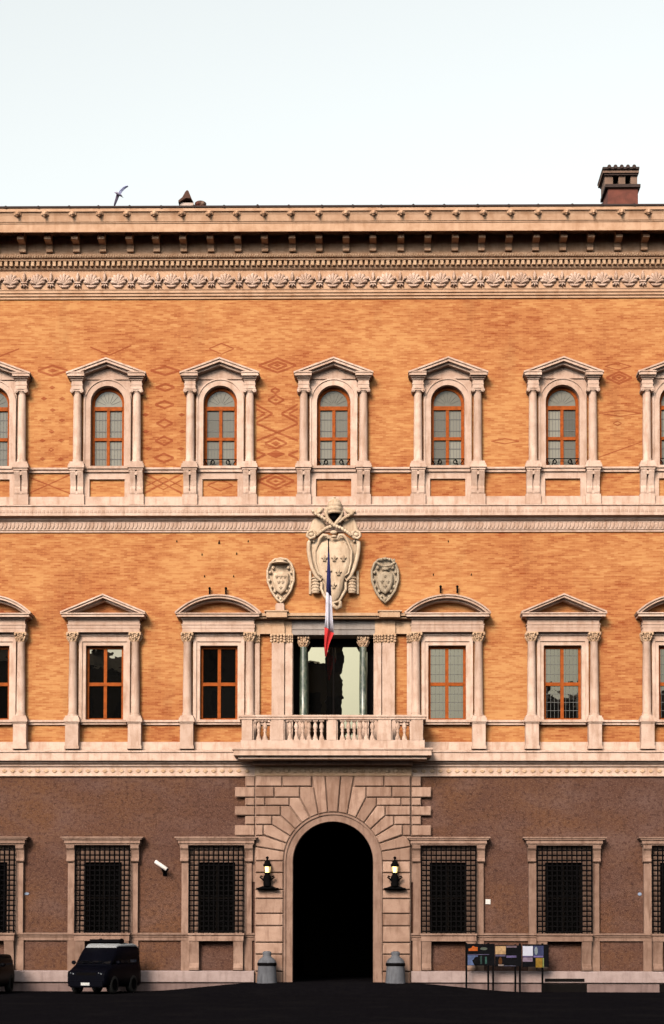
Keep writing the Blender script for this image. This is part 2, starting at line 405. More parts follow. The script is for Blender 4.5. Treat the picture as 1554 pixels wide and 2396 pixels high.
# lion mask spout
lm = MB(); lm.ball((0, -1.50, 29.36), (.115, .12, .11), 10, 6); lm.ball((0, -1.60, 29.30), (.06, .08, .055), 8, 5)
for a in range(9):
    th = -.35+a*(pi+.7)/8; lm.ball((.115*cos(th), -1.47, 29.37+.10*sin(th)), (.045, .06, .05), 6, 4)
lm.ball((-.05, -1.60, 29.39), .022, 6, 4); lm.ball((.05, -1.60, 29.39), .022, 6, 4); lm.ball((0, -1.58, 29.235), (.05, .06, .025), 6, 4)
lion = lm.build('lion_head', CORNICE_STONE, cornice, (x_m, 0, 0))
# frieze ornaments
def fleur(mb, cx, cz, h, yb, d):
    q = lambda pts: [(cx+x*h, cz+z*h) for x, z in pts]
    P = lambda pts, k=.5: mb.pillow(q(pts), yb, yb-d*.45, yb-d, k)
    P([(0, -.14), (.07, -.02), (.11, .16), (.07, .34), (0, .50), (-.07, .34), (-.11, .16), (-.07, -.02)])
    for s in (1, -1):
        pts = [(.06, -.14), (.15, -.04), (.21, .12), (.30, .20), (.38, .16), (.42, .04), (.37, -.05), (.32, -.02), (.33, .06), (.28, .05), (.22, -.08), (.12, -.17)]
        P([(s*x, z) for x, z in (pts if s == 1 else pts[::-1])], .62)
        pts = [(.04, -.22), (.16, -.28), (.22, -.40), (.14, -.44), (.09, -.36), (.02, -.30)]
        P([(s*x, z) for x, z in (pts if s == 1 else pts[::-1])])
    P([(-.05, -.24), (.05, -.24), (.04, -.42), (0, -.5), (-.04, -.42)]); P([(-.2, -.22), (.2, -.22), (.2, -.13), (-.2, -.13)], .8)
fm = MB(); fleur(fm, 0, 27.33, .66, -.105, .13)
lily = fm.build('lily_ornament', STONE, cornice, (x_m, 0, 0))
pm = MB()
for i, a in enumerate((-70, -46, -23, 0, 23, 46, 70)):
    L = (.30, .36, .40, .42, .40, .36, .30)[i]; th = radians(a); ux, uz = sin(th), cos(th); wx, wz = cos(th), -sin(th); bx, bz = .02*sin(th), 27.17
    prof = [(.0, .02), (.35, .05), (.75, .075), (.95, .05), (1.02, 0)]
    pts = [(bx+ux*L*t+wx*wd, bz+uz*L*t+wz*wd) for t, wd in prof]+[(bx+ux*L*t-wx*wd, bz+uz*L*t-wz*wd) for t, wd in prof[-2::-1]]
    pm.pillow(pts, -.105, -.16, -.23, .30)
pm.pillow([(-.22, 27.13), (-.12, 27.03), (.12, 27.03), (.22, 27.13), (.12, 27.12), (-.12, 27.12)], -.105, -.14, -.2, .7)
pm.ball((0, -.12, 27.17), (.06, .08, .05), 8, 4)
palm = pm.build('palmette_ornament', STONE, cornice, (x_m+PM/2, 0, 0))
dm = MB(); dm.bbox(-.062, .062, -.33, -.15, 27.825, 28.005, .012)
dent = dm.build('dentil', STONE_WARM, cornice, (-15.4, 0, 0))
for i in range(1, 149): o = place(dent, (-15.4+i*.2082, 0, 0)); o.parent = cornice
for i in range(-14, 16):
    if i:
        for src in (modil, lion, lily): o = place(src, (x_m+i*PM+random.uniform(-.015, .015), 0, 0)); o.parent = cornice
        o = place(palm, (x_m+(i+.5)*PM+random.uniform(-.015, .015), 0, 0)); o.parent = cornice
m = MB()
for i in range(330):
    x = -16+i*.0975; m.ball((x, -.43, 28.165), (.036, .045, .055), 6, 4)
m.build('egg_band', STONE_WARM, cornice, kind='stuff')

# ------------------------------------------------------------------ string courses
m = MB()
m.mould([(-.05, 17.50), (.06, 17.50), (.06, 17.56), (.10, 17.58), (.10, 17.90), (.18, 17.95), (.22, 18.03), (.36, 18.05), (.42, 18.06), (.42, 18.40), (.47, 18.43), (.47, 18.47), (.16, 18.53), (.16, 18.86), (-.05, 18.90)], -HW, HW)
string_up = m.build('upper_string_course', STONE, palace)
m = MB()
for i in range(190):
    x = -14.5+i*.153; m.pillow([(x-.06, 17.62), (x+.01, 17.62), (x+.06, 17.72), (x+.06, 17.86), (x-.01, 17.86), (x-.06, 17.74)], -.095, -.12, -.135, .6)
    m.pillow([(x-.055, 18.17), (x+.055, 18.17), (x+.055, 18.29), (x-.055, 18.29)], -.417, -.425, -.432, .6)
m.build('carved_band', STONE, string_up, kind='stuff')
m = MB()
m.mould([(-.05, 8.06), (.10, 8.06), (.10, 8.10), (.07, 8.12), (.07, 8.40), (.14, 8.44), (.14, 8.50), (.24, 8.55), (.26, 8.62), (.40, 8.63), (.40, 8.93), (.45, 8.95), (.45, 8.99), (.16, 9.08), (.16, 9.36), (-.05, 9.40)], -HW, HW)
string_low = m.build('lower_string_course', STONE, palace)
wv = MB(); wv.pillow([(-.11, 8.26), (-.02, 8.185), (.03, 8.185), (.11, 8.26), (.03, 8.335), (-.02, 8.335)], -.066, -.085, -.105, .5)
wave = wv.build('scroll_ornament', STONE_WARM, string_low, (-13.6, 0, 0))
for i in range(1, 85):
    x = -13.6+i*.322
    if abs(x) > 3.1: o = place(wave, (x, 0, 0)); o.parent = string_low
# sill strings between the windows
m = MB(); m.mould([(-.05, 19.82), (.08, 19.82), (.08, 19.90), (.15, 19.93), (.15, 20.0), (.05, 20.03), (-.05, 20.03)], -HW, HW); m.build('upper_sill_course', STONE, palace)
m = MB()
for a, b in ((-HW, -1.7), (1.7, HW)): m.mould([(-.05, 10.04), (.08, 10.04), (.08, 10.11), (.15, 10.14), (.15, 10.20), (.05, 10.23), (-.05, 10.23)], a, b)
m.build('first_floor_sill_course', STONE, palace)

# ------------------------------------------------------------------ window helpers
def rail_frame(xh, z0, z1, t, y0, y1, mull, bars, mb=None):
    mb = mb or MB(); mb.box(-xh, -xh+t, y0, y1, z0, z1); mb.box(xh-t, xh, y0, y1, z0, z1); mb.box(-xh+t, xh-t, y0, y1, z0, z0+t); mb.box(-xh+t, xh-t, y0, y1, z1-t, z1)
    mb.box(-mull/2, mull/2, y0-.012, y1, z0+t, z1-t)
    for a, b in bars: mb.box(-xh+t, xh-t, y0-.02, y1, a, b)
    return mb
def pane_obj(x0, x1, z0, z1, y, mat, parent):
    cx, cz = (x0+x1)/2, (z0+z1)/2; m = MB(); m.box(x0-cx, x1-cx, 0, .012, z0-cz, z1-cz); return m.build('pane', mat, parent, (cx, y, cz))
def jiggle(win, amt):
    for ch in win.children:
        if ch.name.startswith(('pane', 'fanlight')): ch.rotation_euler = (random.uniform(-amt, amt), 0, random.uniform(-amt, amt))
def corinthian(mb, cx, cy, z0, z1, r, half=False):
    h = z1-z0
    mb.lathe([(r, z0), (r*1.15, z0+.02), (r, z0+.05), (r*1.05, z0+h*.5), (r*1.45, z1-.07)], cx, cy, 12)
    for tier, (zb, hh, rr, n, o) in enumerate(((z0+.04, h*.36, r*1.12, 8, 0), (z0+.10, h*.52, r*1.22, 8, .39))):
        for i in range(n):
            a = o+2*pi*i/n; ux, uy = cos(a), sin(a)
            if uy > .5: continue
            for q, (dr, dz, s) in enumerate(((0, .3, .045), (.025, .7, .048), (.06, 1.0, .04))):
                mb.ball((cx+ux*(rr+dr), cy+uy*(rr+dr), zb+hh*dz), (s, s, s*1.3), 6, 4)
    for sx in (-1, 1): mb.ball((cx+sx*r*1.35, cy-r*1.25, z1-.085), (.055, .055, .06), 6, 4)
    e = r*1.55; mb.box(cx-e, cx+e, cy-e, cy+r, z1-.05, z1)

# ------------------------------------------------------------------ upper arched windows
U = {}
m = MB(); m.archplate(.93, 20.04, 23.46, .65, 22.55, -.08, .34); m.arc(.65, .86, 0, pi, -.13, -.079, 22.55, 24); m.arc(.86, .91, 0, pi, -.17, -.079, 22.55, 24)
for s in (-1, 1):
    a, b = sorted((s*.65, s*.86)); m.box(a, b, -.13, -.079, 20.04, 22.55); a, b = sorted((s*.86, s*.91)); m.box(a, b, -.17, -.079, 20.04, 22.55)
win_up = m.build('arched_window', STONE, palace, (0, 0, 0))
def upper_parts(W):
    for s in (-1, 1):
        cx = s*1.15
        m = MB(); m.lathe([(.20, 20.17), (.20, 20.21), (.17, 20.24), (.185, 20.28), (.162, 20.31), (.165, 21.2), (.150, 22.86)], cx, -.17, 16); m.build('column', STONE, W)
        m = MB(); m.lathe([(.15, 22.84), (.18, 22.88), (.20, 22.93)], cx, -.17, 12)
        for q in (-1, 1):
            pts = [(cx+q*.185+.075*cos(2*pi*i/10), 22.925+.075*sin(2*pi*i/10)) for i in range(10)]; m.prism(pts, -.40, -.02)
            pts = [(cx+q*.185+.035*cos(2*pi*i/8), 22.925+.035*sin(2*pi*i/8)) for i in range(8)]; m.prism(pts, -.42, -.40)
        m.box(cx-.19, cx+.19, -.38, -.02, 22.92, 22.985); m.box(cx-.23, cx+.23, -.41, -.0, 22.985, 23.04); m.build('capital', STONE, W)
        m = MB(); m.box(cx-.21, cx+.21, -.36, 0, 23.04, 23.15); m.box(cx-.225, cx+.225, -.375, 0, 23.15, 23.20); m.box(cx-.205, cx+.205, -.35, 0, 23.20, 23.335); m.box(cx-.24, cx+.24, -.39, 0, 23.335, 23.395)
        m.build('entablature_block', STONE, W)
        a, b = sorted((s*.84, s*1.50)); c, d = sorted((s*.86, s*1.44))
        m = MB(); m.box(c, d, -.47, 0, 23.395, 23.45); m.box(a, b, -.56, 0, 23.45, 23.56); m.box(*sorted((s*.84, s*1.53)), -.59, 0, 23.56, 23.60); m.build('cornice_block', STONE, W)
        # pedestal with console
        m = MB(); m.box(cx-.26, cx+.26, -.40, 0, 20.08, 20.17); m.box(cx-.30, cx+.30, -.44, 0, 20.0, 20.08); m.box(cx-.32, cx+.32, -.46, 0, 19.92, 20.0); m.box(cx-.28, cx+.28, -.41, 0, 19.84, 19.92); m.build('pedestal', STONE, W)
        m = MB(); pr = [(0, 18.92), (.20, 18.92), (.24, 19.0), (.24, 19.15), (.20, 19.25), (.24, 19.45), (.32, 19.65), (.38, 19.78), (.38, 19.84), (0, 19.84)]
        m.side(pr, cx-.25, cx-.035); m.side(pr, cx+.035, cx+.25); m.box(cx-.036, cx+.036, -.14, 0, 18.92, 19.84)
        m.box(cx-.036, cx+.036, -.36, 0, 19.66, 19.80); m.box(cx-.036, cx+.036, -.235, 0, 18.94, 19.06)
        m.build('console', STONE, W)
        m = MB(); m.box(cx-.29, cx+.29, -.27, 0, 18.53, 18.92); m.build('pedestal_base', STONE, W)
    # pediment: raking cornice over a plain tympanum
    def rake(d0, d1, y):
        m.prism([(-1.5, 23.56+d0), (0, 24.13+d0), (1.5, 23.56+d0), (1.5, 23.56+d1), (0, 24.13+d1), (-1.5, 23.56+d1)][::-1] if d1 < d0 else None, y, 0)
    m = MB()
    for s in (-1, 1):
        for (o0, o1, y, xe) in ((.0, .065, -.60, 1.53), (-.10, .0, -.55, 1.50), (-.19, -.10, -.40, 1.40)):
            k = .555/1.5
            q = [(0, 24.09+o0), (s*xe, 24.09-k*xe+o0), (s*xe, 24.09-k*xe+o1), (0, 24.09+o1)]
            m.prism(q if s == 1 else q[::-1], y, 0)
    ped = m.build('pediment', STONE, W)
    m = MB(); m.prism([(-1.30, 23.44), (1.30, 23.44), (0, 23.93)], -.14, 0); m.build('tympanum', STONE, W)
    # sill and framed apron
    m = MB(); m.box(-.92, .92, -.24, .34, 19.94, 20.04); m.box(-.86, .86, -.18, .0, 19.82, 19.94); m.build('sill', STONE, W)
    m = MB(); m.box(-.92, .92, -.10, 0, 19.56, 19.82); m.box(-.92, -.68, -.10, 0, 18.88, 19.56); m.box(.68, .92, -.10, 0, 18.88, 19.56); m.build('apron_frame', STONE, W)
    # casement
    m = MB(); n = 20; yf, yb = .16, .24; r0_, r1_ = .53, .65
    m.arc(r0_, r1_, 0, pi, yf, yb, 22.55, n); m.box(-.65, -.53, yf, yb, 20.04, 22.55); m.box(.53, .65, yf, yb, 20.04, 22.55); m.box(-.53, .53, yf, yb, 20.04, 20.14)
    m.box(-.53, .53, yf-.03, yb, 22.30, 22.45); m.box(-.53, .53, yf-.03, yb, 21.12, 21.24); m.box(-.06, .06, yf-.015, yb, 20.14, 21.12); m.box(-.06, .06, yf-.015, yb, 21.24, 22.30); m.build('casement', WOOD, W)
    for x0, x1 in ((-.55, -.05), (.05, .55)):
        for z0, z1 in ((20.1, 21.15), (21.2, 22.33)): pane_obj(x0, x1, z0, z1, .21, GLASS_UP, W)
    pts = [(-.55, 22.40)]+[(.55, 22.40)]+[(.55*cos(pi*i/16), 22.55+.55*sin(pi*i/16)) for i in range(17)]
    m = MB(); m.prism([(x, z-22.6) for x, z in pts], 0, .012); m.build('fanlight', GLASS_UP, W, (0, .21, 22.6))
    m = MB()
    for z in (20.42, 20.80, 21.50, 21.95): m.box(-.54, .54, .195, .208, z-.014, z+.014)
    for i in range(-4, 5):
        x = i*.118
        if abs(x) > .07: m.box(x-.006, x+.006, .199, .208, 20.14, 22.30)
    for i in range(1, 8): a = pi*i/8; m.tube([(.12*cos(a), .205, 22.5+.12*sin(a)), (.5*cos(a), .205, 22.5+.52*sin(a))], .006, 4)
    m.build('leading', CABLE, W)
upper_parts(win_up)
for k in KS:
    W = win_up if k == 0 else copy_tree(win_up, palace, (k*BAY+{-2: .05, -1: .015, 2: .025}.get(k, 0), 0, 0))
    jiggle(W, .006)
    if k in (-1, 0, 1):                                   # low iron guard rails in three of them
        m = MB(); m.tube([(-.66, .02, 20.36), (.66, .02, 20.36)], .018, 6)
        for s in (-1, 1):
            m.tube([(s*.62, .02, 20.34), (s*.50, .02, 20.16), (s*.62, .02, 20.07)], .018, 6)
            m.tube([(s*(.30+.07*cos(a)), .02, 20.24+.08*sin(a)) for a in [i*.55 for i in range(11)]], .02, 6); m.tube([(s*.30, .02, 20.34), (s*.42, .02, 20.08)], .018, 6)
        m.build('guard_rail', IRON, W)

# ------------------------------------------------------------------ first-floor windows
def ff_window(kind):
    m = MB(); m.box(-.98, -.725, -.09, .34, 10.22, 13.46); m.box(.725, .98, -.09, .34, 10.22, 13.46); m.box(-.725, .725, -.09, .34, 13.10, 13.46)
    for s in (-1, 1): m.box(*sorted((s*.86, s*.985)), -.14, -.089, 10.22, 13.465)
    m.box(-.86, .86, -.14, -.089, 13.25, 13.465); m.box(-.99, .99, -.19, -.089, 13.465, 13.55)
    W = m.build('triangular_pediment_window' if kind == 'tri' else 'segmental_pediment_window', STONE, palace)
    for s in (-1, 1):
        cx = s*1.20
        m = MB(); m.lathe([(.21, 10.35), (.21, 10.40), (.175, 10.43), (.195, 10.47), (.165, 10.51), (.168, 11.4), (.148, 13.18), (.165, 13.21)], cx, -.18, 16); m.build('column', STONE, W)
        m = MB(); corinthian(m, cx, -.18, 13.21, 13.57, .15); m.build('capital', STONE_WARM, W)
        m = MB(); m.box(cx-.25, cx+.25, -.42, 0, 10.27, 10.35); m.box(cx-.29, cx+.29, -.46, 0, 10.19, 10.27); m.box(cx-.31, cx+.31, -.48, 0, 10.11, 10.19); m.box(cx-.27, cx+.27, -.43, 0, 10.05, 10.11); m.build('pedestal_cap', STONE, W)
        m = MB(); m.box(cx-.25, cx+.25, -.40, 0, 9.20, 10.05); m.box(cx-.28, cx+.28, -.43, 0, 9.08, 9.20); m.build('pedestal', STONE, W)
    m = MB(); m.box(-1.38, 1.38, -.38, 0, 13.57, 13.72); m.box(-1.395, 1.395, -.395, 0, 13.72, 13.84); m.box(-1.42, 1.42, -.42, 0, 13.84, 13.87); m.box(-1.37, 1.37, -.37, 0, 13.87, 14.05); m.box(-1.43, 1.43, -.45, 0, 14.05, 14.12); m.build('entablature', STONE, W)
    m = MB(); m.box(-1.58, 1.58, -.62, 0, 14.12, 14.22); m.box(-1.63, 1.63, -.67, 0, 14.22, 14.26); m.build('cornice_slab', STONE, W)
    m = MB()
    if kind == 'tri':
        k = .68/1.63
        for s in (-1, 1):
            for o0, o1, y in ((-.005, .055, -.68), (-.09, -.005, -.62), (-.16, -.09, -.42)):
                xb = min(1.63, (14.94+o0-14.262)/k); xt = min(1.63, (14.94+o1-14.262)/k)
                q = [(0, 14.94+o0), (s*xb, 14.94+o0-k*xb), (s*xt, 14.94+o1-k*xt), (0, 14.94+o1)]
                m.prism(q if s == 1 else q[::-1], y, 0)
        m.build('pediment', STONE, W); m = MB(); m.prism([(-1.34, 14.25), (1.34, 14.25), (0, 14.84)], -.10, 0); m.build('tympanum', BRICK, W)
    else:
        R = 2.34; cz = 14.97-R; a = math.asin((14.262-cz)/R)
        for r0_, r1_, y in ((R-.055, R, -.68), (R-.14, R-.055, -.62), (R-.22, R-.14, -.42)):
            a = math.asin((14.262-cz)/((r0_+r1_)/2)); m.arc(r0_, r1_, a, pi-a, y, 0, cz, 24)
        m.build('pediment', STONE, W); m = MB(); Rt = R-.19; a = math.asin((14.255-cz)/Rt)
        m.prism([(Rt*cos(a+(pi-2*a)*i/20), cz+Rt*sin(a+(pi-2*a)*i/20)) for i in range(21)], -.10, 0); m.build('tympanum', BRICK, W)
    m = MB(); m.box(-.92, .92, -.25, .34, 10.12, 10.22); m.box(-.86, .86, -.19, 0, 10.04, 10.12); m.build('sill', STONE, W)
    m = rail_frame(.725, 10.22, 13.10, .10, .14, .22, .125, [(11.57, 11.70)]); m.build('casement', WOOD, W)
    for x0, x1 in ((-.64, -.05), (.05, .64)):
        for z0, z1 in ((10.30, 11.60), (11.66, 13.02)): pane_obj(x0, x1, z0, z1, .19, GLASS, W)
    return W
tri = ff_window('tri'); seg = ff_window('seg'); tri.location = (-2*BAY, 0, 0); seg.location = (-BAY, 0, 0)
FF = {-2: tri, -1: seg}
for k in KS:
    if k and k not in FF: FF[k] = copy_tree(tri if k % 2 == 0 else seg, palace, (k*BAY-(.028 if k == 1 else 0), 0, 0))
for k in FF: jiggle(FF[k], .004)
for k in (1, 2, 3):                                       # leaded lights on the right
    m = MB()
    for z in (10.62, 10.94, 11.26, 12.02, 12.40, 12.74): m.box(-.63, .63, .176, .188, z-.009, z+.009)
    for i in range(-4, 5):
        x = i*.145
        if abs(x) > .08: m.box(x-.006, x+.006, .18, .188, 10.32, 13.0)
    m.build('leading', CABLE, FF[k])

# ------------------------------------------------------------------ balcony bay
m = MB(); m.box(-1.60, 1.60, -.16, .75, 13.50, 13.70); m.box(-1.60, 1.60, -.19, .75, 13.70, 13.75); m.box(-1.60, 1.60, -.13, .75, 13.75, 14.08)
mb_ = m.build('loggia_window', MARBLE, palace)
for s in (-1, 1):
    m = MB(); m.box(*sorted((s*1.55, s*1.86)), -.10, .75, 9.0, 13.499); m.build('loggia_pier', STONE, mb_)          # pier beside the opening
for s in (-1, 1):
    m = MB(); m.box(*sorted((s*1.88, s*2.36)), -.22, 0, 10.36, 13.18); m.box(*sorted((s*1.84, s*2.40)), -.27, 0, 9.02, 10.36); m.build('pilaster', STONE, mb_)
    m = MB(); m.box(*sorted((s*1.57, s*1.84)), -.16, -.101, 10.36, 13.18); m.build('pilaster', STONE, mb_)
    m = MB(); m.box(*sorted((s*2.83, s*3.01)), -.14, 0, 10.23, 13.2); m.build('pilaster', STONE, mb_)
    for cx, hw_, pf in ((s*2.12, .25, .22), (s*1.705, .135, .16), (s*2.92, .09, .14)):
        m = MB()
        for i in range(5):
            for q in range(3): m.ball((cx+(i-2)*hw_*.5, -pf-.02-.022*q, 13.24+.10*q+.03*(i % 2)), (hw_*.24, .05, .055), 6, 4)
        m.box(cx-hw_, cx+hw_, -pf, 0, 13.18, 13.48); m.box(cx-hw_*1.15, cx+hw_*1.15, -pf-.08, 0, 13.48, 13.53)
        m.build('capital', STONE_WARM, mb_)
for s in (-1, 1):
    m = MB(); m.box(*sorted((s*1.60, s*3.0)), -.20, .02, 13.53, 13.80); m.box(*sorted((s*1.60, s*3.0)), -.17, .02, 13.80, 14.08); m.box(*sorted((s*1.86, s*2.38)), -.30, -.1, 13.53, 13.80); m.box(*sorted((s*1.88, s*2.36)), -.27, -.1, 13.80, 14.08); m.build('loggia_entablature', STONE_WARM, mb_)
m = MB(); m.box(-3.0, 3.0, -.45, 0, 14.08, 14.16); m.box(-3.0, 3.0, -.55, 0, 14.16, 14.27)
for s in (-1, 1): m.box(*sorted((s*1.76, s*2.55)), -.66, -.1, 14.09, 14.30); m.box(*sorted((s*1.70, s*2.62)), -.70, -.1, 14.30, 14.35)
m.build('loggia_cornice', STONE_WARM, mb_)
for s in (-1, 1):
    m = MB(); m.lathe([(.20, 10.30), (.20, 10.36), (.165, 10.40), (.18, 10.44), (.15, 10.48), (.152, 11.5), (.135, 13.08)], s*1.15, .18, 16); m.build('green_column', GREEN, mb_)
    m = MB(); corinthian(m, s*1.15, .18, 13.08, 13.50, .14); m.build('capital', STONE_WARM, mb_)
    m = MB(); m.box(s*1.15-.22, s*1.15+.22, -.05, .40, 9.02, 10.30); m.build('column_pedestal', STONE, mb_)
# glazed doors deep in the loggia
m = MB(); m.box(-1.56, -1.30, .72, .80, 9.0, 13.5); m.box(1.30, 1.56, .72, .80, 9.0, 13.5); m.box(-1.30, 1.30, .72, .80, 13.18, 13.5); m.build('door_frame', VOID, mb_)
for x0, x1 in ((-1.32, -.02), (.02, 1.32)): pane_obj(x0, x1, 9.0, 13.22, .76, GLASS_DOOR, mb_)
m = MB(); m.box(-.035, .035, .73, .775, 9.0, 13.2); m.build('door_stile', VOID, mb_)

# balcony
m = MB(); m.box(-3.72, 3.72, -1.42, 0.0, 8.72, 8.93); m.box(-3.77, 3.77, -1.47, 0, 8.93, 9.0); m.box(-3.55, 3.55, -1.25, 0, 8.60, 8.72); m.box(-3.05, 3.05, -.62, 0, 8.46, 8.60)
balc = m.build('balcony', STONE, palace)
m = MB()
for s in (-1, 1): m.box(*sorted((s*3.35, s*3.52)), -1.10, -.48, 10.08, 10.24)
m.box(-3.50, 3.50, -1.40, -1.10, 10.08, 10.17); m.box(-3.54, 3.54, -1.44, -1.08, 10.17, 10.24); m.build('handrail', STONE, balc)
m = MB(); m.box(-3.46, 3.46, -1.36, -1.12, 9.0, 9.30)
for s in (-1, 1): m.box(*sorted((s*3.22, s*3.46)), -1.12, -.4, 9.0, 9.30)
m.build('balustrade_base', STONE, balc)
for a, b in ((-3.42, -3.02), (-2.31, -1.84), (-.175, .145), (1.72, 2.20), (2.96, 3.40)):
    m = MB(); m.box(a, b, -1.37, -1.11, 9.30, 10.08); m.build('balustrade_pier', STONE, balc)
bm = MB(); bm.box(-.095, .095, -1.335, -1.145, 9.30, 9.36); bm.box(-.095, .095, -1.335, -1.145, 10.01, 10.08)
bm.lathe([(.09, 9.36), (.095, 9.40), (.055, 9.50), (.045, 9.60), (.075, 9.66), (.045, 9.70), (.085, 9.76), (.092, 9.82), (.075, 9.90), (.05, 9.97), (.075, 10.01)], 0, -1.24, 10)
bal = None
def baluster(x):
    global bal
    if bal is None: bal = bm.build('baluster', STONE, balc, (x, 0, 0)); return
    o = place(bal, (x, 0, 0)); o.parent = balc
for a, b, n in ((-3.02, -2.31, 3), (-1.84, -.175, 7), (.145, 1.72, 7), (2.20, 2.96, 3)):
    gap = (b-a)/n
    for i in range(1, n): baluster(a+gap*i)
    for c, d in ((a, a+.05), (b-.05, b)): m = MB(); m.box(c, d, -1.30, -1.18, 9.30, 10.08); m.build('half_baluster', STONE, balc)
for s in (-1, 1):
    for q in range(3):
        o = place(bal, (0, 0, 0)); o.parent = balc; o.location = (s*3.36, .38+.24*q, 0)

# ------------------------------------------------------------------ rusticated portal
m = MB()
m.archplate(2.98, -.3, 8.08, 1.86, 4.78, -.16, .02, 28)
portal = m.build('portal', STONE_SHADED, palace)
m = MB()
m.mould([(-.02, 8.06), (.24, 8.06), (.26, 8.09), (.22, 8.11), (.22, 8.40), (.28, 8.46), (-.02, 8.46)], -3.0, 3.0); m.build('portal_frieze', STONE_WARM, portal)
m = MB()
for i in range(18): x = -2.75+i*.322; m.pillow([(x-.12, 8.25), (x-.04, 8.17), (x+.06, 8.18), (x+.12, 8.26), (x+.04, 8.34), (x-.06, 8.33)], -.216, -.235, -.255, .5)
m.build('frieze_scrolls', STONE_WARM, portal, kind='stuff')
m = MB(); m.arc(1.54, 1.80, 0, pi, -.20, .5, 4.78, 32); m.arc(1.80, 1.875, 0, pi, -.26, -.05, 4.78, 32)
for s in (-1, 1): m.box(*sorted((s*1.54, s*1.80)), -.20, .5, -.25, 4.78); m.box(*sorted((s*1.80, s*1.875)), -.26, -.05, -.25, 4.78)
m.build('archivolt', STONE_SHADED, portal)
def block(poly, front=-.27, b=.03, name='stone_block', mat=PORTAL_STONE):
    """bossed rustication block; poly ccw from the front"""
    n = len(poly); cx = sum(p[0] for p in poly)/n; cz = sum(p[1] for p in poly)/n
    area = sum(poly[i][0]*poly[(i+1) % n][1]-poly[(i+1) % n][0]*poly[i][1] for i in range(n))
    if area < 0: poly = poly[::-1]
    def ins(d):
        out = []
        for i in range(n):
            p0, p1, p2 = Vector(poly[i-1]), Vector(poly[i]), Vector(poly[(i+1) % n])
            e1 = (p1-p0).normalized(); e2 = (p2-p1).normalized(); n1 = Vector((-e1.y, e1.x)); n2 = Vector((-e2.y, e2.x))
            bis = (n1+n2); bis = bis/max(.3, bis.dot(n1)) ; out.append((p1.x+bis.x*d, p1.y+bis.y*d))
        return out
    f = front+random.uniform(-.012, .012)
    o1, o2 = ins(.018), ins(.018+b); m = MB()
    vs = [(x, -.155, z) for x, z in o1]+[(x, f+b, z) for x, z in o1]+[(x, f, z) for x, z in o2]
    fs = []
    for r in range(2):
        for i in range(n): j = (i+1) % n; fs.append((r*n+i, r*n+j, (r+1)*n+j, (r+1)*n+i))
    fs.append(tuple(range(2*n, 3*n))); m.add(vs, fs); return m.build(name, mat, portal)
Rv = 1.885
def onarc(x): return (x, 4.78+sqrt(Rv*Rv-x*x))
rows = [(7.65, 8.06), (7.235, 7.65), (6.915, 7.235), (6.535, 6.915), (6.185, 6.535), (5.76, 6.185)]
step = [.81, 1.27, 1.67, 2.0, 2.33, 2.66]                  # outer x of the voussoir that ends in each row
inner = [.19, .55, .87, 1.18, 1.43, 1.62, 1.755]
block([onarc(.19), (.30, 8.06), (-.30, 8.06), onarc(-.19)], -.30, name='keystone')
for s in (-1, 1):
    f = lambda pts: [(s*x, z) for x, z in pts]
    vb = lambda pts: block(f(pts), name='voussoir')
    vb([onarc(.19), onarc(.55), (.81, 8.06), (.30, 8.06)])
    prev = (.81, 7.65)
    for i in range(1, 6):
        zt = rows[i][1]
        # shared joint from the previous stepped corner down to the arch
        a_in, b_in = onarc(inner[i]), onarc(inner[i+1])
        j0 = onarc(inner[i]); x_prev = step[i-1]
        jx = x_prev if i > 1 else .81-(.81-.55)*((8.06-zt)/(8.06-onarc(.55)[1]))
        vb([a_in, b_in, (step[i], rows[i][0] if i < 5 else 5.80), (step[i], zt), (jx, zt)])
    # blocks beside the fan
    widths = {0: [.81, 1.95, 2.97], 1: [1.27, 2.25, 2.97], 2: [1.67, 2.60, 2.97], 3: [2.0, 2.97], 4: [2.33, 2.97], 5: [2.66, 2.97]}
    for r, xs_ in widths.items():
        for a, b in zip(xs_, xs_[1:]): block(f([(a, rows[r][0]), (b, rows[r][0]), (b, rows[r][1]), (a, rows[r][1])]))
    vb([onarc(1.755), onarc(1.845), (2.97, 5.35), (2.97, 5.76), (2.66, 5.76)])
    vb([onarc(1.845), (1.885, 4.80), (2.97, 4.80), (2.97, 5.35)])
    zz = [4.80, 4.35, 3.70, 3.36, 2.79, 2.32, 1.69, 1.24, .585, -.15]
    for a, b in zip(zz[1:], zz): block(f([(1.885, a), (2.97, a), (2.97, b), (1.885, b)]))
    # quoins that bite into the plaster
    for r in range(6):
        xo = 3.77 if r % 2 else 3.38
        block(f([(2.985, rows[r][0]), (xo, rows[r][0]), (xo, rows[r][1]), (2.985, rows[r][1])]), -.20, name='quoin')
    m = MB(); m.box(*sorted((s*2.98, s*3.36)), -.08, 0, 4.0, 8.06); m.build('quoin_backing', STONE_SHADED, portal)
# vaulted carriage passage with a closed gate far inside
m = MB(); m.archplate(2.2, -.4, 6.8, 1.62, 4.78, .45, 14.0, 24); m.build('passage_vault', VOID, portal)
m = MB(); m.box(-1.9, 1.9, 13.6, 13.8, -.4, 6.8); m.build('gate', GATE, portal)
for s in (-1, 1):
    for i in range(5): m = MB(); m.box(*sorted((s*.03, s*1.5)), 13.5, 13.601, .1+i*1.15, 1.1+i*1.15); m.build('gate_panel', GATE, portal)

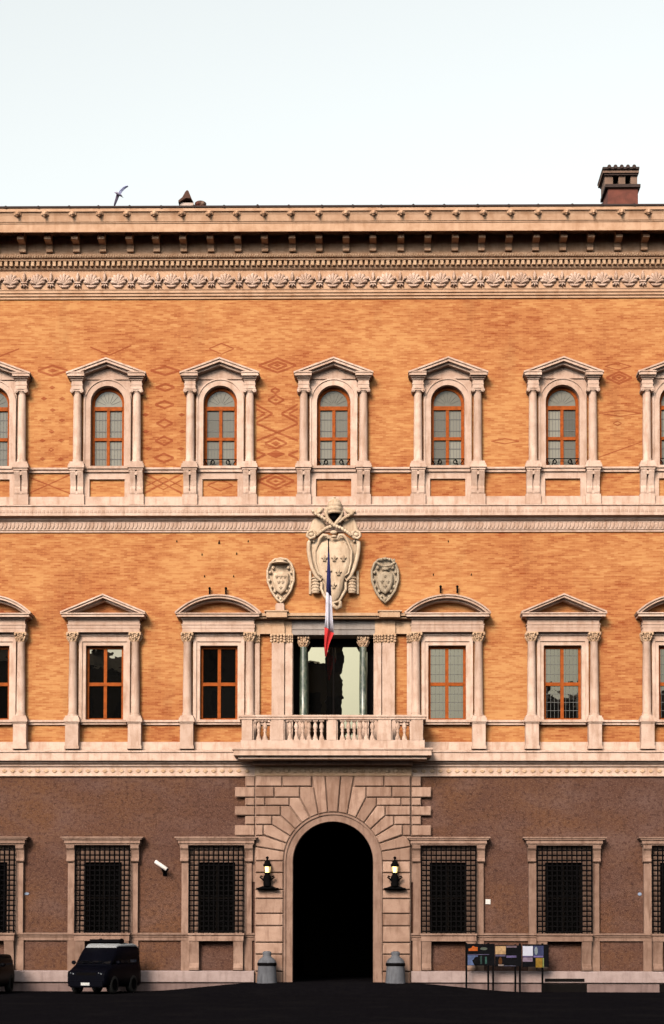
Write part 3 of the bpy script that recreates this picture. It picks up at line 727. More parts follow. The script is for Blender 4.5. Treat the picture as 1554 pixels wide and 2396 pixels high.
# ------------------------------------------------------------------ ground-floor windows
m = MB(); m.box(-1.34, -1.06, -.12, .06, 2.04, 5.40); m.box(1.06, 1.34, -.12, .06, 2.04, 5.40); m.box(-1.06, -.705, .02, .34, 2.04, 5.40); m.box(.705, 1.06, .02, .34, 2.04, 5.40); m.box(-.705, .705, .02, .34, 4.76, 5.40)
for s in (-1, 1): m.box(*sorted((s*1.06, s*1.14)), -.15, -.119, 2.04, 4.76)
# the wall is cut back here, so the inner frame is set in a slab proud of the plaster
gwin = m.build('barred_window', STONE_SHADED, palace, (-2*BAY, -.06, 0))
m = MB(); m.box(-1.42, 1.42, -.34, .06, 5.40, 5.46); m.box(-1.45, 1.45, -.40, .06, 5.46, 5.60); m.box(-1.52, 1.52, -.46, .06, 5.60, 5.66); m.box(-1.58, 1.58, -.50, .06, 5.66, 5.71); m.build('lintel', STONE_SHADED, gwin)
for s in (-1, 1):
    m = MB(); m.side([(0, 4.76), (.20, 4.76), (.24, 4.80), (.22, 4.88), (.18, 4.92), (.19, 5.05), (.24, 5.20), (.32, 5.28), (.34, 5.398), (0, 5.398)], *sorted((s*1.075, s*1.385))); m.build('bracket', STONE_SHADED, gwin)
    m = MB(); m.side([(-.06, .60), (.16, .60), (.26, .64), (.28, .72), (.22, .80), (.17, .90), (.20, 1.25), (.26, 1.55), (.30, 1.74), (-.06, 1.74)], *sorted((s*.66, s*1.02))); m.build('console', STONE_SHADED, gwin)
    m = MB(); m.box(*sorted((s*1.045, s*1.36)), -.03, .06, .60, 1.76); m.build('pilaster_strip', STONE_SHADED, gwin)
m = MB(); m.box(-1.08, 1.08, -.36, .30, 1.97, 2.04); m.box(-1.05, 1.05, -.30, .06, 1.88, 1.97); m.box(-1.05, 1.05, -.33, .06, 1.745, 1.88); m.build('sill', STONE_SHADED, gwin)
m = MB()
for i in range(12):
    x = -1.034+i*.188; m.box(x-.026, x+.026, -.31, -.268, 2.04, 5.36)
for i in range(17):
    z = 2.12+i*.193; m.box(-1.055, 1.055, -.268, -.23, z-.026, z+.026)
    for s in (-1, 1): m.box(*sorted((s*1.034, s*1.055)), -.267, .02, z-.019, z+.019)
m.build('grille', IRON, gwin)
m = rail_frame(.705, 2.04, 4.76, .09, .20, .28, .10, [(3.35, 3.43)]); m.build('casement', GATE, gwin)
for x0, x1 in ((-.63, -.04), (.04, .63)):
    for z0, z1 in ((2.12, 3.37), (3.41, 4.68)): pane_obj(x0, x1, z0, z1, .25, GLASS_DARK, gwin)
for k in KS:
    if k and k != -2: copy_tree(gwin, palace, (k*BAY+{-1: -.045, 1: .01, 2: .016}.get(k, 0), -.06, 0))
# sill band, bench and plinth
m = MB()
for a, b in ((-HW, -2.99), (2.99, HW)):
    m.mould([(-.02, 1.76), (.10, 1.76), (.10, 1.88), (.14, 1.90), (.14, 1.95), (.20, 1.98), (.20, 2.04), (-.02, 2.06)], a, b)
m.build('ground_floor_sill_course', STONE_SHADED, palace)
m = MB()
for a, b in ((-HW, -2.99), (2.99, HW)): m.mould([(-.02, .17), (.40, .17), (.42, .19), (.42, .575), (.39, .60), (-.02, .615)], a, b)
bench = m.build('stone_bench', STONE_PINK, palace)
m = MB()
for a, b in ((-HW, -2.99), (2.99, HW)): m.mould([(-.02, -.35), (.33, -.35), (.33, .10), (.30, .171), (-.02, .171)], a, b)
m.build('bench_footing', stone_mat('dark footing stone', (.10, .070, .066), (.045, .028, .026), .1, .8), bench)
m = MB(); m.box(8.05, 9.55, -.431, -.2, .215, .335); m.build('cellar_slot', VOID, bench)
for k in (2, 3): m = MB(); m.box(k*BAY-.8, k*BAY+.85, -.345, -.1, -.25, .13); m.build('cellar_opening', VOID, bench)

# ------------------------------------------------------------------ red brick diaper work on the upper wall
def Lp(px, py): return at(px/1.987, 680+py/1.987, .005)
def Rp(px, py): return at(777+px/1.987, 680+py/1.987, .005)
def strip(mb, a, b, t=.034): 
    dx = b[0]-a[0]; tt = t
    mb.prism([(a[0], a[1]-tt), (b[0], b[1]-tt), (b[0], b[1]+tt), (a[0], a[1]+tt)] if dx > 0 else [(b[0], b[1]-tt), (a[0], a[1]-tt), (a[0], a[1]+tt), (b[0], b[1]+tt)], -.004, .001)
def inlay(pts, closed=True, t=.042):
    mb = MB(); n = len(pts)
    for i in range(n if closed else n-1): strip(mb, pts[i], pts[(i+1) % n], t)
    mb.v = [(x, y-i*1e-5, z) for i, (x, y, z) in enumerate(mb.v)]
    mb.build('brick_inlay', BRICK_RED, wall_up)
def ring(P, x, y, hw, hh, t=.042): inlay([P(x-hw, y), P(x, y+hh), P(x+hw, y), P(x, y-hh)], True, t)
def solid(P, x, y, hw, hh):
    mb = MB(); mb.prism([P(x-hw, y), P(x, y+hh), P(x+hw, y), P(x, y-hh)], -.006, .001); mb.build('brick_inlay', BRICK_RED, wall_up)
ring(Lp, 245, 372, 70, 24); solid(Lp, 245, 372, 24, 9)
for x, y in ((243, 450), (205, 502), (290, 502), (245, 555), (196, 603), (288, 603), (240, 655), (198, 697), (285, 697), (198, 783), (283, 783)): solid(Lp, x, y, 15, 9)
ring(Lp, 238, 740, 12, 7, .02)
for x, y, a, b in ((768, 372, 68, 20), (768, 450, 44, 16), (765, 530, 44, 17), (765, 617, 38, 19), (763, 698, 42, 20), (763, 778, 46, 20)): ring(Lp, x, y, a, b)
for x, y in ((676, 577), (845, 577), (678, 655), (848, 655), (690, 735), (842, 735)): solid(Lp, x, y, 17, 9)
inlay([Lp(672, 850), Lp(845, 942)], False); inlay([Lp(672, 942), Lp(845, 850)], False)
inlay([Lp(672, 880), Lp(760, 925), Lp(845, 880)], False, .026); inlay([Lp(672, 912), Lp(760, 868), Lp(845, 912)], False, .026)
ring(Lp, 1290, 348, 88, 33); ring(Lp, 1290, 348, 45, 17); solid(Lp, 1290, 348, 16, 8); ring(Lp, 1280, 465, 22, 12); ring(Lp, 1283, 508, 38, 21); solid(Lp, 1283, 508, 12, 7)
for o in (0, 34): inlay([Lp(1192, 530+o*.6), Lp(1268-o, 572), Lp(1192, 614-o*.6)], False); inlay([Lp(1384, 530+o*.6), Lp(1308+o, 572), Lp(1384, 614-o*.6)], False)
inlay([Lp(1192, 618), Lp(1290, 660), Lp(1386, 618)], False); inlay([Lp(1192, 698), Lp(1290, 660), Lp(1386, 698)], False)
ring(Lp, 1283, 710, 52, 24); solid(Lp, 1283, 710, 22, 11); solid(Lp, 1283, 760, 45, 19)
inlay([Lp(1192, 745), Lp(1235, 762), Lp(1192, 782)], False); inlay([Lp(1386, 745), Lp(1340, 762), Lp(1386, 782)], False)
ring(Lp, 1283, 885, 85, 38); ring(Lp, 1283, 885, 45, 20); solid(Lp, 1283, 885, 14, 7)
inlay([Lp(420, 262), Lp(510, 300), Lp(610, 255)], False, .028); ring(Lp, 1030, 270, 58, 25, .024); inlay([Lp(0, 305), Lp(90, 270)], False, .028)
inlay([Lp(140, 940), Lp(330, 855)], False, .024); inlay([Lp(140, 870), Lp(330, 945)], False, .024)
ring(Lp, 1025, 905, 60, 26, .024)
ring(Rp, 1335, 405, 60, 28); ring(Rp, 1335, 405, 34, 15); solid(Rp, 1335, 405, 12, 6); ring(Rp, 1330, 352, 62, 17, .022); ring(Rp, 1340, 570, 98, 14, .02); ring(Rp, 1327, 617, 20, 10, .02); ring(Rp, 805, 700, 65, 12, .02)
inlay([Rp(1240, 775), Rp(1435, 705)], False, .02)
# iron hooks, and black patches painting shade in putlog holes above the first-floor windows
for u, v in ((491, 1384), (529, 1384), (1031, 1380), (1070, 1380)):
    x, z = at(u, v, .1); m = MB(); m.tube([(x, .02, z+.10), (x, -.14, z+.10), (x, -.16, z-.14)], .035, 6); m.ball((x, -.16, z+.11), .055, 6, 4); m.build('iron_hook', IRON, wall_ff)
for u, v in ((513, 1270), (414, 1267), (581, 1267), (473, 1298), (554, 1296), (479, 1349), (547, 1349), (1049, 1267), (1014, 1345), (1103, 1345)):
    x, z = at(u, v, 0); r = .04 if v == 1270 else .025; m = MB(); m.prism([(x-r, z-r), (x+r, z-r), (x+r*.3, z+2.2*r), (x-r*.3, z+2.2*r)], -.03, .02); m.build('putlog_shade_patch', IRON, wall_ff)


# ------------------------------------------------------------------ chimneys on the roof
def chimney_big():
    p = -6.0; q = lambda x, y: at(1390+x/12.87, 380+y/12.87, p)
    xl, zb = q(290, 1330); xr, _ = q(1325, 1330); z1 = q(0, 780)[1]; z2 = q(0, 690)[1]; z3 = q(0, 400)[1]; z4 = q(0, 350)[1]; z5 = q(0, 220)[1]
    root = empty('chimney', ((xl+xr)/2, 6.6, 30.6)); tag(root, 'tall red plastered chimney with tiled cap and two flue openings', 'chimney')
    X = lambda x: q(x, 800)[0]-(xl+xr)/2; Z = lambda z: z-30.6; base = -1.2
    m = MB(); a, b = X(290), X(1325); c = X(425)
    m.add([(a, -.6, base), (b, -.6, base), (b, .7, base), (a-.1, .7, base), (c, -.6, Z(z1)), (b, -.6, Z(z1)), (b, .7, Z(z1)), (c-.05, .7, Z(z1))], [(0, 1, 5, 4), (1, 2, 6, 5), (2, 3, 7, 6), (3, 0, 4, 7), (4, 5, 6, 7)]); m.build('stack', CHIM, root)
    m = MB(); m.box(X(330), X(1390), -.72, .8, Z(z1), Z(z2)); m.build('ledge', ROOF, root)
    for u0, u1 in ((330, 575), (745, 945), (1110, 1310)):
        m = MB(); m.box(X(u0), X(u1), -.56, .6, Z(z2), Z(z3)); m.build('flue_pier', CHIMP, root)
    m = MB(); m.box(X(345), X(1300), .1, .5, Z(z2), Z(z3)); m.build('flue', VOID, root)
    m = MB(); m.box(X(310), X(1320), -.66, .7, Z(z3), Z(z4)); m.build('cap_slab', ROOF, root)
    m = MB(); m.box(X(255), X(1345), -.72, .76, Z(z4), Z(z5)-.06); m.build('tile_bed', CHIMP, root)
    m = MB(); m.box(X(245), X(1350), -.80, .84, Z(z5)-.06, Z(z5)+.03); m.build('tile_course', ROOF, root)
    for i in range(5):
        x = X(440+i*187); m = MB(); m.tube([(x, -.84, Z(z5)+.03), (x, .86, Z(z5)+.03)], .085, 8); m.build('cap_tile', ROOF, root)
chimney_big()
def chimney_small():
    p = -5.0; q = lambda x, y: at(240+x/5.938, 410+y/5.938, p); x0, z0 = q(1165, 435); xr, _ = q(1345, 435)
    root = empty('chimney', (x0, 5.6, 30.3)); tag(root, 'small white chimney under a pointed dark tiled hood', 'chimney')
    X = lambda x: q(x, 300)[0]-x0; Z = lambda y: q(0, y)[1]-30.3
    m = MB(); m.box(X(1075), X(1262), -.5, .5, -.6, Z(372)); m.build('stack', simple('whitewashed plaster', (.26, .21, .185), .9, .3), root)
    m = MB(); m.prism([(X(1055), Z(385)), (X(1150), Z(325)), (X(1225), Z(325)), (X(1262), Z(375)), (X(1240), Z(335)), (X(1195), Z(225)), (X(1175), Z(212)), (X(1150), Z(235)), (X(1110), Z(310)), (X(1055), Z(355))], -.62, .5); m.build('hood', TILE, root)
    m = MB(); m.box(X(1150), X(1225), -.3, .3, Z(372), Z(325)); m.build('flue', VOID, root)
    root = empty('chimney', (xr, 5.6, 30.3)); tag(root, 'squat round terracotta chimney beside the pointed white one', 'chimney')
    X = lambda x: q(x, 300)[0]-xr
    m = MB(); r = (X(1425)-X(1262))/2; cx = (X(1425)+X(1262))/2
    m.lathe([(r*1.02, -.6), (r*1.02, Z(385)), (r*.9, Z(375)), (r*.96, Z(345)), (r*1.0, Z(310)), (r*.8, Z(297)), (0, Z(294))], cx, 0, 16); m.build('pot', TILE, root)
    for s, u in ((-1, 1310), (1, 1380)): m = MB(); m.ball((X(u), -r*.8, Z(345)), (.09, .12, .10), 8, 5); m.build('vent_hole', CHIMP if s == 1 else CHIM, root)
    m = MB(); m.box(X(1262), X(1440), -.5, .4, -.6, Z(408)); m.build('base', CHIM, root)
chimney_small()
x, z = at(1139, 478, -3); r_ = empty('roof_vent', (x, 3.6, 30.2)); tag(r_, 'tiny dark vent knob on the roof edge left of the big chimney', 'vent')
m = MB(); m.lathe([(.05, -.3), (.05, z-30.2), (.09, z-30.2+.03), (.08, z-30.2+.13), (0, z-30.2+.15)], 0, 0, 10); m.build('cowl', ROOF, r_)
m = MB(); m.lathe([(.09, -.35), (.07, -.2), (.05, -.1)], 0, 0, 10); m.build('collar', ROOF, r_)

# ------------------------------------------------------------------ gull
def gull():
    p = -25; c = at(275, 453, p); g0 = empty('seagull', (c[0], 25, c[1])); tag(g0, 'gull in flight above the roof with wings spread', 'bird')
    BIRD = simple('gull plumage', (.20, .17, .25), .8, .3); BIRDL = simple('pale gull plumage', (.28, .30, .46), .8, .2)
    q = lambda x, y: (at(240+x/5.938, 410+y/5.938, p)[0]-c[0], at(240+x/5.938, 410+y/5.938, p)[1]-c[1])
    a = q(185, 262); b = q(275, 280); m = MB()
    m.tube([(a[0]-.04, -.2, a[1]), (a[0]+.06, -.16, a[1]+.0), ((a[0]+b[0])/2-.05, -.02, (a[1]+b[1])/2+.01), ((a[0]+b[0])/2+.1, .12, (a[1]+b[1])/2), (b[0], .3, b[1])], [.02, .055, .075, .05, .015], 8); m.build('body', BIRD, g0)
    def wing(pts, w, mat):
        m = MB(); vs = []; fs = []
        for (x, z), ww, i in zip(pts, w, range(9)):
            for dx, dy, dz in ((-ww, -.03, .25*ww), (ww, .10, -.25*ww), (ww*.9, .10, -.25*ww-.02), (-ww, -.03, .25*ww-.035)): vs.append((x+dx, dy+.05*i, z+dz))
        for i in range(len(pts)-1):
            for k in range(4): j = (k+1) % 4; fs.append((i*4+k, i*4+j, i*4+4+j, i*4+4+k))
        n = len(vs); fs += [(3, 2, 1, 0), (n-4, n-3, n-2, n-1)]; m.add(vs, fs); m.build('wing', mat, g0)
    wing([q(235, 255), q(255, 205), q(290, 162), q(325, 132), q(345, 122)], (.06, .06, .055, .045, .015), BIRDL)
    wing([q(215, 262), q(200, 300), q(180, 345), q(162, 385), q(153, 412)], (.07, .065, .05, .035, .012), BIRD)
gull()

# ------------------------------------------------------------------ papal coat of arms
def arms():
    q = lambda x, y, p=.4: at(700+x/8.5, 1160+y/8.5, p)
    cx, cz = q(690, 1600)
    root = empty('coat_of_arms', (cx, 0, cz)); tag(root, 'large carved papal coat of arms with tiara and crossed keys above the balcony', 'coat of arms')
    L = lambda pts, p=.4: [(q(x, y, p)[0]-cx, q(x, y, p)[1]-cz) for x, y in pts]
    P3 = lambda pts, p: [(a, -p, b) for a, b in L(pts, p)]
    outer = [(690, 2190), (600, 2120), (520, 2010), (450, 1900), (430, 1720), (330, 1600), (250, 1420), (205, 1200), (180, 1000), (195, 900), (250, 860), (330, 850), (430, 790), (560, 760), (690, 790), (820, 755), (950, 800), (1040, 860), (1130, 870), (1185, 960), (1180, 1150), (1130, 1380), (1040, 1590), (940, 1710), (930, 1860), (860, 2000), (800, 2110), (740, 2200)]
    m = MB(); m.pillow(L(outer, .2), .02, -.12, -.26, .82); m.build('cartouche', RELIEF, root)
    inner = [(690, 2130), (620, 2060), (560, 1900), (500, 1680), (390, 1560), (330, 1350), (320, 1120), (370, 1000), (450, 920), (560, 890), (690, 930), (810, 890), (930, 930), (1000, 1020), (1040, 1150), (1020, 1380), (950, 1570), (900, 1650), (860, 1860), (790, 2040)]
    m = MB(); m.pillow(L(inner, .4), -.15, -.36, -.47, .74); m.build('shield', RELIEF, root)
    def rim(pts, p, r, nm, mat=RELIEF): m = MB(); m.tube(P3(pts, p), r, 8); m.build(nm, mat, root)
    rim([(300, 920), (240, 870), (195, 930), (190, 1080), (215, 1250), (260, 1430), (340, 1610), (430, 1690), (450, 1620)], .32, [.04, .075, .085, .085, .085, .08, .075, .06, .03], 'scroll_rim')
    rim([(1080, 920), (1130, 860), (1180, 930), (1180, 1080), (1150, 1250), (1100, 1430), (1020, 1610), (940, 1690), (910, 1620)], .32, [.04, .075, .085, .085, .085, .08, .075, .06, .03], 'scroll_rim')
    rim([(590, 860), (560, 790), (480, 780), (410, 850), (370, 970), (320, 1100), (320, 1320), (380, 1540), (450, 1590)], .44, [.03, .06, .065, .06, .05, .045, .04, .035, .02], 'inner_rim')
    rim([(760, 860), (800, 780), (870, 780), (940, 850), (990, 970), (1040, 1100), (1035, 1320), (980, 1540), (910, 1590)], .44, [.03, .06, .065, .06, .05, .045, .04, .035, .02], 'inner_rim')
    rim([(450, 1720), (440, 1850), (500, 1980), (570, 2100), (650, 2140), (800, 2100), (870, 1970), (930, 1860), (930, 1720)], .36, .055, 'lower_rim')
    rim([(620, 2090), (690, 2190), (750, 2240), (820, 2200), (820, 2110), (770, 2080)], .38, [.04, .07, .09, .08, .06, .03], 'foot_scroll')
    m = MB(); m.ball((L([(690, 820)])[0][0], -.46, L([(690, 820)])[0][1]), (.12, .09, .06), 10, 6); m.ball((L([(690, 730)])[0][0], -.42, L([(690, 730)])[0][1]), (.14, .08, .08), 10, 6); m.build('head_scroll', RELIEF, root)
    for x, y in ((505, 1240), (700, 1240), (880, 1240), (590, 1500), (785, 1520), (690, 1780)):
        m = MB(); a, b = L([(x, y)], .5)[0]; fleur(m, a, b, .30, -.455, .09); m.build('fleur_de_lis', RELIEF, root)
    # crossed keys with corded shafts, bows below, bits above
    for s in (1, -1):
        f = lambda x: 690+s*(x-690)
        m = MB(); pts = P3([(f(340), 360), (f(480), 440), (f(610), 530), (f(700), 590), (f(830), 640), (f(960), 720), (f(1040), 790)], .52 if s == 1 else .46); m.tube(pts, .055, 8)
        for t in range(14):
            i = t/14*5.99; a = Vector(pts[int(i)]).lerp(Vector(pts[int(i)+1]), i-int(i)); m.ball(a, .075, 6, 4)
        pw = P3([(f(1050), 740), (f(1110), 690), (f(1200), 720), (f(1220), 800), (f(1160), 850), (f(1070), 820)], .45); m.tube(pw, .06, 8, True); m.ball(Vector(pw[0]).lerp(Vector(pw[3]), .5), (.11, .06, .08), 8, 5)
        m.pillow(L([(f(x), y) for x, y in ([(250, 330), (330, 400), (450, 330), (500, 240), (420, 220), (330, 260)] if s == 1 else [(250, 330), (330, 260), (420, 220), (500, 240), (450, 330), (330, 400)])], .5), -.25, -.42, -.52, .6)
        m.ball((*[Vector(P3([(f(280), 310)], .5)[0]).x], -.5, P3([(f(280), 310)], .5)[0][2]), (.06, .06, .05), 6, 4)
        m.build('key', RELIEF, root)
        # ribbon that falls from the tiara
        m = MB(); m.tube(P3([(f(560), 230), (f(530), 330), (f(560), 440), (f(640), 530), (f(690), 590)], .48), [.06, .07, .075, .06, .04], 8); m.build('ribbon', RELIEF, root)
        # drapery behind the keys
        pts = [(f(300), 400), (f(180), 720), (f(330), 800), (f(560), 620), (f(480), 470)]
        m = MB(); m.pillow(L(pts if s == 1 else pts[::-1], .2), .0, -.16, -.24, .7); m.build('drapery', RELIEF, root)
        # tassel
        x0, z0 = L([(f(330), 1930)], .3)[0]; h = L([(f(330), 1560)], .3)[0][1]-z0
        m = MB(); m.lathe([(.14, z0), (.16, z0+.04), (.155, z0+.12), (.145, z0+h*.55), (.12, z0+h*.8), (.07, z0+h), (.03, z0+h+.1)], x0, -.18, 12)
        for r in range(5):
            for i in range(8):
                a = pi+pi*(i+.5*(r % 2))/8; m.ball((x0+.145*cos(a), -.18+.145*sin(a), z0+.1+r*h*.17), .035, 6, 4)
        a, b = sorted((L([(f(195), 1500)], .1)[0][0], L([(f(240), 1500)], .1)[0][0])); m.box(a, b, -.10, 0, z0, z0+h*1.25); m.build('tassel', RELIEF, root)
    # tiara: hollow beehive
    x0, zb = L([(705, 355)], .62)[0]; H = L([(705, 40)], .62)[0][1]-zb; m = MB()
    m.lathe([(.20, zb+.02), (.23, zb), (.26, zb+H*.05), (.275, zb+H*.16), (.255, zb+H*.18), (.285, zb+H*.22), (.285, zb+H*.42), (.26, zb+H*.44), (.285, zb+H*.48), (.265, zb+H*.68), (.24, zb+H*.70), (.25, zb+H*.74), (.19, zb+H*.88), (.10, zb+H*.97), (0, zb+H)], x0, -.50, 18)
    m.lathe([(.20, zb+.02), (.20, zb+.3), (0, zb+.35)], x0, -.50, 14)
    m.ball((x0, -.5, zb+H+.04), .05, 8, 5); m.build('tiara', RELIEF, root)
    m = MB(); m.lathe([(.198, zb+.03), (.17, zb-.02), (.16, zb-.16), (.06, zb-.24), (0, zb-.25)], x0, -.40, 14); m.build('tiara_hollow_shade', VOID, root)  # dark plug paints the shade inside the tiara
arms()
def small_shield(label, hat):
    sx = 1 if hat else 0
    q = lambda x, y, p=.2: at(600+x/4.289, 1290+y/4.289, p)
    ox = 0 if hat else 1047
    c = q(245+ox, 300); root = empty('coat_of_arms', (c[0], 0, c[1])); tag(root, label, 'coat of arms', 'small shields beside the papal arms')
    mat = RELIEF if hat else RELIEF_GREY
    L = lambda pts, p=.2: [(q(x+ox, y, p)[0]-c[0], q(x+ox, y, p)[1]-c[1]) for x, y in pts]
    out = [(245, 525), (200, 485), (145, 405), (105, 300), (103, 190), (130, 115), (180, 72), (245, 60), (310, 72), (355, 115), (382, 190), (385, 290), (350, 400), (290, 485)]
    m = MB(); m.pillow(L(out), .01, -.07, -.09, .85); m.build('shield_back', mat, root)
    m = MB(); m.tube([(a, -.19, b) for a, b in L([(245+(x-245)*.94, 300+(y-300)*.95) for x, y in out], .17)], .045, 8, True); m.build('rim', mat, root)
    inn = [(245, 430), (190, 385), (165, 300), (170, 215), (245, 195), (320, 215), (325, 300), (300, 385)]
    m = MB(); m.pillow(L(inn, .3), -.1, -.22, -.29, .75); m.build('inner_shield', mat, root)
    for x, y in ((140, 210), (130, 290), (150, 355), (185, 400), (205, 455), (350, 210), (358, 290), (338, 355), (305, 400), (285, 455), (245, 480), (170, 165), (320, 165)):
        m = MB(); a, b = L([(x, y)], .2)[0]; m.ball((a, -.17, b), (.065, .07, .07), 8, 5); m.build('scroll', mat, root)
    for i, (x, y) in enumerate(((205, 250), (245, 250), (285, 250), (225, 305), (265, 305), (245, 360)) if hat else ((245, 245), (215, 300), (275, 300), (245, 350))):
        m = MB(); a, b = L([(x, y)], .3)[0]; fleur(m, a, b, .17, -.275, .05); m.build('charge', mat, root)
    if hat:
        a, b = L([(235, 118)], .3)[0]; m = MB(); m.lathe([(.34, b), (.34, b+.03), (.20, b+.06), (.16, b+.14), (0, b+.17)], a, -.16, 14); m.build('hat', mat, root)
    else:
        m = MB(); m.tube([(a, -.26, b) for a, b in L([(165, 115), (200, 140), (245, 150), (300, 140), (345, 110)], .26)], .05, 8)
        for x, y in ((170, 90), (210, 80), (245, 72), (290, 80), (335, 88)): a, b = L([(x, y)], .26)[0]; m.ball((a, -.24, b), (.05, .05, .06), 6, 4)
        m.build('crown', mat, root); m = MB(); a, b = L([(245, 175)], .25)[0]; m.ball((a, -.22, b), (.15, .08, .08), 10, 6); m.build('helmet', mat, root)
small_shield('pale oval stone shield with a flat hat, left of the papal arms', True)
small_shield('grey oval stone shield with a crown, right of the papal arms', False)
x, z = at(655, 1421, .3); m = MB(); m.box(-.17, .17, -.35, 0, -.16, .10); m.box(-.14, .14, -.31, 0, .10, .16)
o = m.build('stone_block', STONE, None, (x, 0, z)); tag(o, 'plain pale stone block on the ledge below the left shield', 'stone block')

# ------------------------------------------------------------------ flag on a pole that leans out over the balcony
def flag():
    base = (-.08, -.35, 13.95); tip = (at(768.7, 1262, 2.4)[0], -2.4, at(768.7, 1262, 2.4)[1])
    root = empty('flag', base); tag(root, 'blue, white and red flag hanging limp from a pole over the balcony', 'flag')
    R = lambda p: tuple(a-b for a, b in zip(p, base))
    m = MB(); m.tube([(0, .33, -.55), R(tip)], .022, 8); m.ball(R(tip), .035, 8, 5); m.build('flagpole', IRON, root)
    PF = 2.1
    rowsF = [(1268, 768.3, 769.4), (1300, 767.6, 770.6), (1320, 767, 771.8), (1345, 765.6, 773.2), (1365, 764.5, 774.2)]
    q = lambda u, v, p=PF: at(u, v, p)
    def cloth(name, left, right, col, seed):
        """left/right: polylines of photo points for the two hanging edges"""
        n = 14; m = MB(); rows = len(left)
        for i in range(rows):
            for k in range(n+1):
                t = k/n; u = left[i][0]+(right[i][0]-left[i][0])*t; v = left[i][1]+(right[i][1]-left[i][1])*t
                x, z = q(u, v); wd = (right[i][0]-left[i][0])/60
                m.v.append((x-base[0], -PF+.30*wd*sin(t*9.5+seed+i*.22)-base[1], z-base[2]))
        for i in range(rows-1):
            for k in range(n): a = i*(n+1)+k; m.f.append((a, a+n+1, a+n+2, a+1)); m.sm.append(True)
        o = m.build(name, simple(name.replace('_', ' ')+' cloth', col, .9, .12), root)
        sol = o.modifiers.new('thickness', 'SOLIDIFY'); sol.thickness = .006; return o
    def lerp(a, b, n): return [(a[0]+(b[0]-a[0])*i/n, a[1]+(b[1]-a[1])*i/n) for i in range(n+1)]
    cloth('blue_stripe', [(768.2, 1268), (767.4, 1300), (766.2, 1325), (764.8, 1350), (763.5, 1383.5)], [(769.4, 1268), (771, 1300), (772.3, 1325), (773.8, 1352), (775.3, 1395)], (.006, .007, .052), 0)
    cloth('white_stripe', [(763.5, 1383.7), (762.3, 1410), (761.4, 1440), (759.5, 1466)], [(775.3, 1395.2), (777, 1418), (778.5, 1450), (781.7, 1482)], (.27, .265, .31), .8)
    cloth('red_stripe', [(759.5, 1466.2), (759, 1490), (758.7, 1515), (760.5, 1536)], [(781.7, 1482.2), (775.5, 1496), (770.2, 1510), (763.6, 1537)], (.25, .008, .009), 1.4)
flag()

# ------------------------------------------------------------------ lanterns on the portal
def lantern():
    root = empty('wall_lantern', (0, 0, 0))
    m = MB(); m.bbox(-.46, .46, -.60, -.25, 3.72, 3.775, .02)
    m.prism([(-.40, 3.775), (.40, 3.775), (.17, 3.86), (-.17, 3.86)], -.55, -.26); m.build('base_plate', IRON, root)
    m = MB(); m.lathe([(.16, 3.85), (.17, 3.98), (.14, 4.08), (.175, 4.20), (.16, 4.30), (.10, 4.39), (.12, 4.46)], 0, -.48, 12)
    for s in (-1, 1): m.tube([(s*.10, -.48, 4.06), (s*.22, -.5, 4.20), (s*.30, -.5, 4.26), (s*.27, -.5, 4.32), (s*.19, -.5, 4.28)], .035, 8)
    m.build('bracket', IRON, root)
    m = MB(); m.lathe([(.105, 4.46), (.125, 4.60), (.135, 4.76)], 0, -.48, 8, smooth=False); m.build('lamp_glass', LAMP, root)
    m = MB()
    for i in range(4): a = pi/4*1.9+2*pi*i/4+pi/4; m.tube([(.125*cos(a), -.48+.125*sin(a), 4.44), (.155*cos(a), -.48+.155*sin(a), 4.78)], .016, 6)
    m.lathe([(.13, 4.44), (.14, 4.47), (.12, 4.475)], 0, -.48, 8); m.build('cage', IRON, root)
    m = MB(); m.lathe([(.15, 4.75), (.175, 4.80), (.165, 4.86), (.12, 4.92), (.10, 5.00), (.05, 5.04), (.035, 5.10), (.06, 5.13), (.065, 5.17), (.035, 5.21), (0, 5.22)], 0, -.48, 12); m.build('cap', IRON, root)
    return root
la = lantern(); la.location = (at(625.5, 2050, .48)[0], 0, 0); tag(la, 'black iron lantern with lit glass on the portal, left of the arch', 'lantern', 'lanterns flanking the arch')
la.scale = (.9, 1, .83); la.location.z = 3.72*.17
lb = copy_tree(la, None, (at(924, 2050, .48)[0], 0, 3.72*.17)); lb['label'] = 'black iron lantern with lit glass on the portal, right of the arch'

# ------------------------------------------------------------------ stone guard posts
def guard():
    root = empty('guard_post', (0, 0, 0))
    m = MB(); m.lathe([(.40, -.4), (.38, .1), (.345, .55), (.335, .70)], 0, 0, 18); m.build('shaft', GUARD, root)
    m = MB(); m.lathe([(.345, .69), (.365, .70), (.365, .80), (.34, .81)], 0, 0, 18); m.build('iron_band', IRON, root)
    m = MB(); m.lathe([(.35, .80), (.33, .88), (.26, .96), (.17, 1.02), (.15, 1.10), (.17, 1.15), (.16, 1.21), (.11, 1.24), (0, 1.25)], 0, 0, 18); m.build('cap', GUARD, root)
    return root
ga = guard(); ga.location = (at(624.8, 2260, .85)[0], -.85, .12); tag(ga, 'grey stone guard post with iron band at the left foot of the portal', 'guard post', 'guard posts at the portal')
gb = copy_tree(ga, None, (at(925.5, 2260, .85)[0], -.85, .12)); gb['label'] = 'grey stone guard post with iron band at the right foot of the portal'

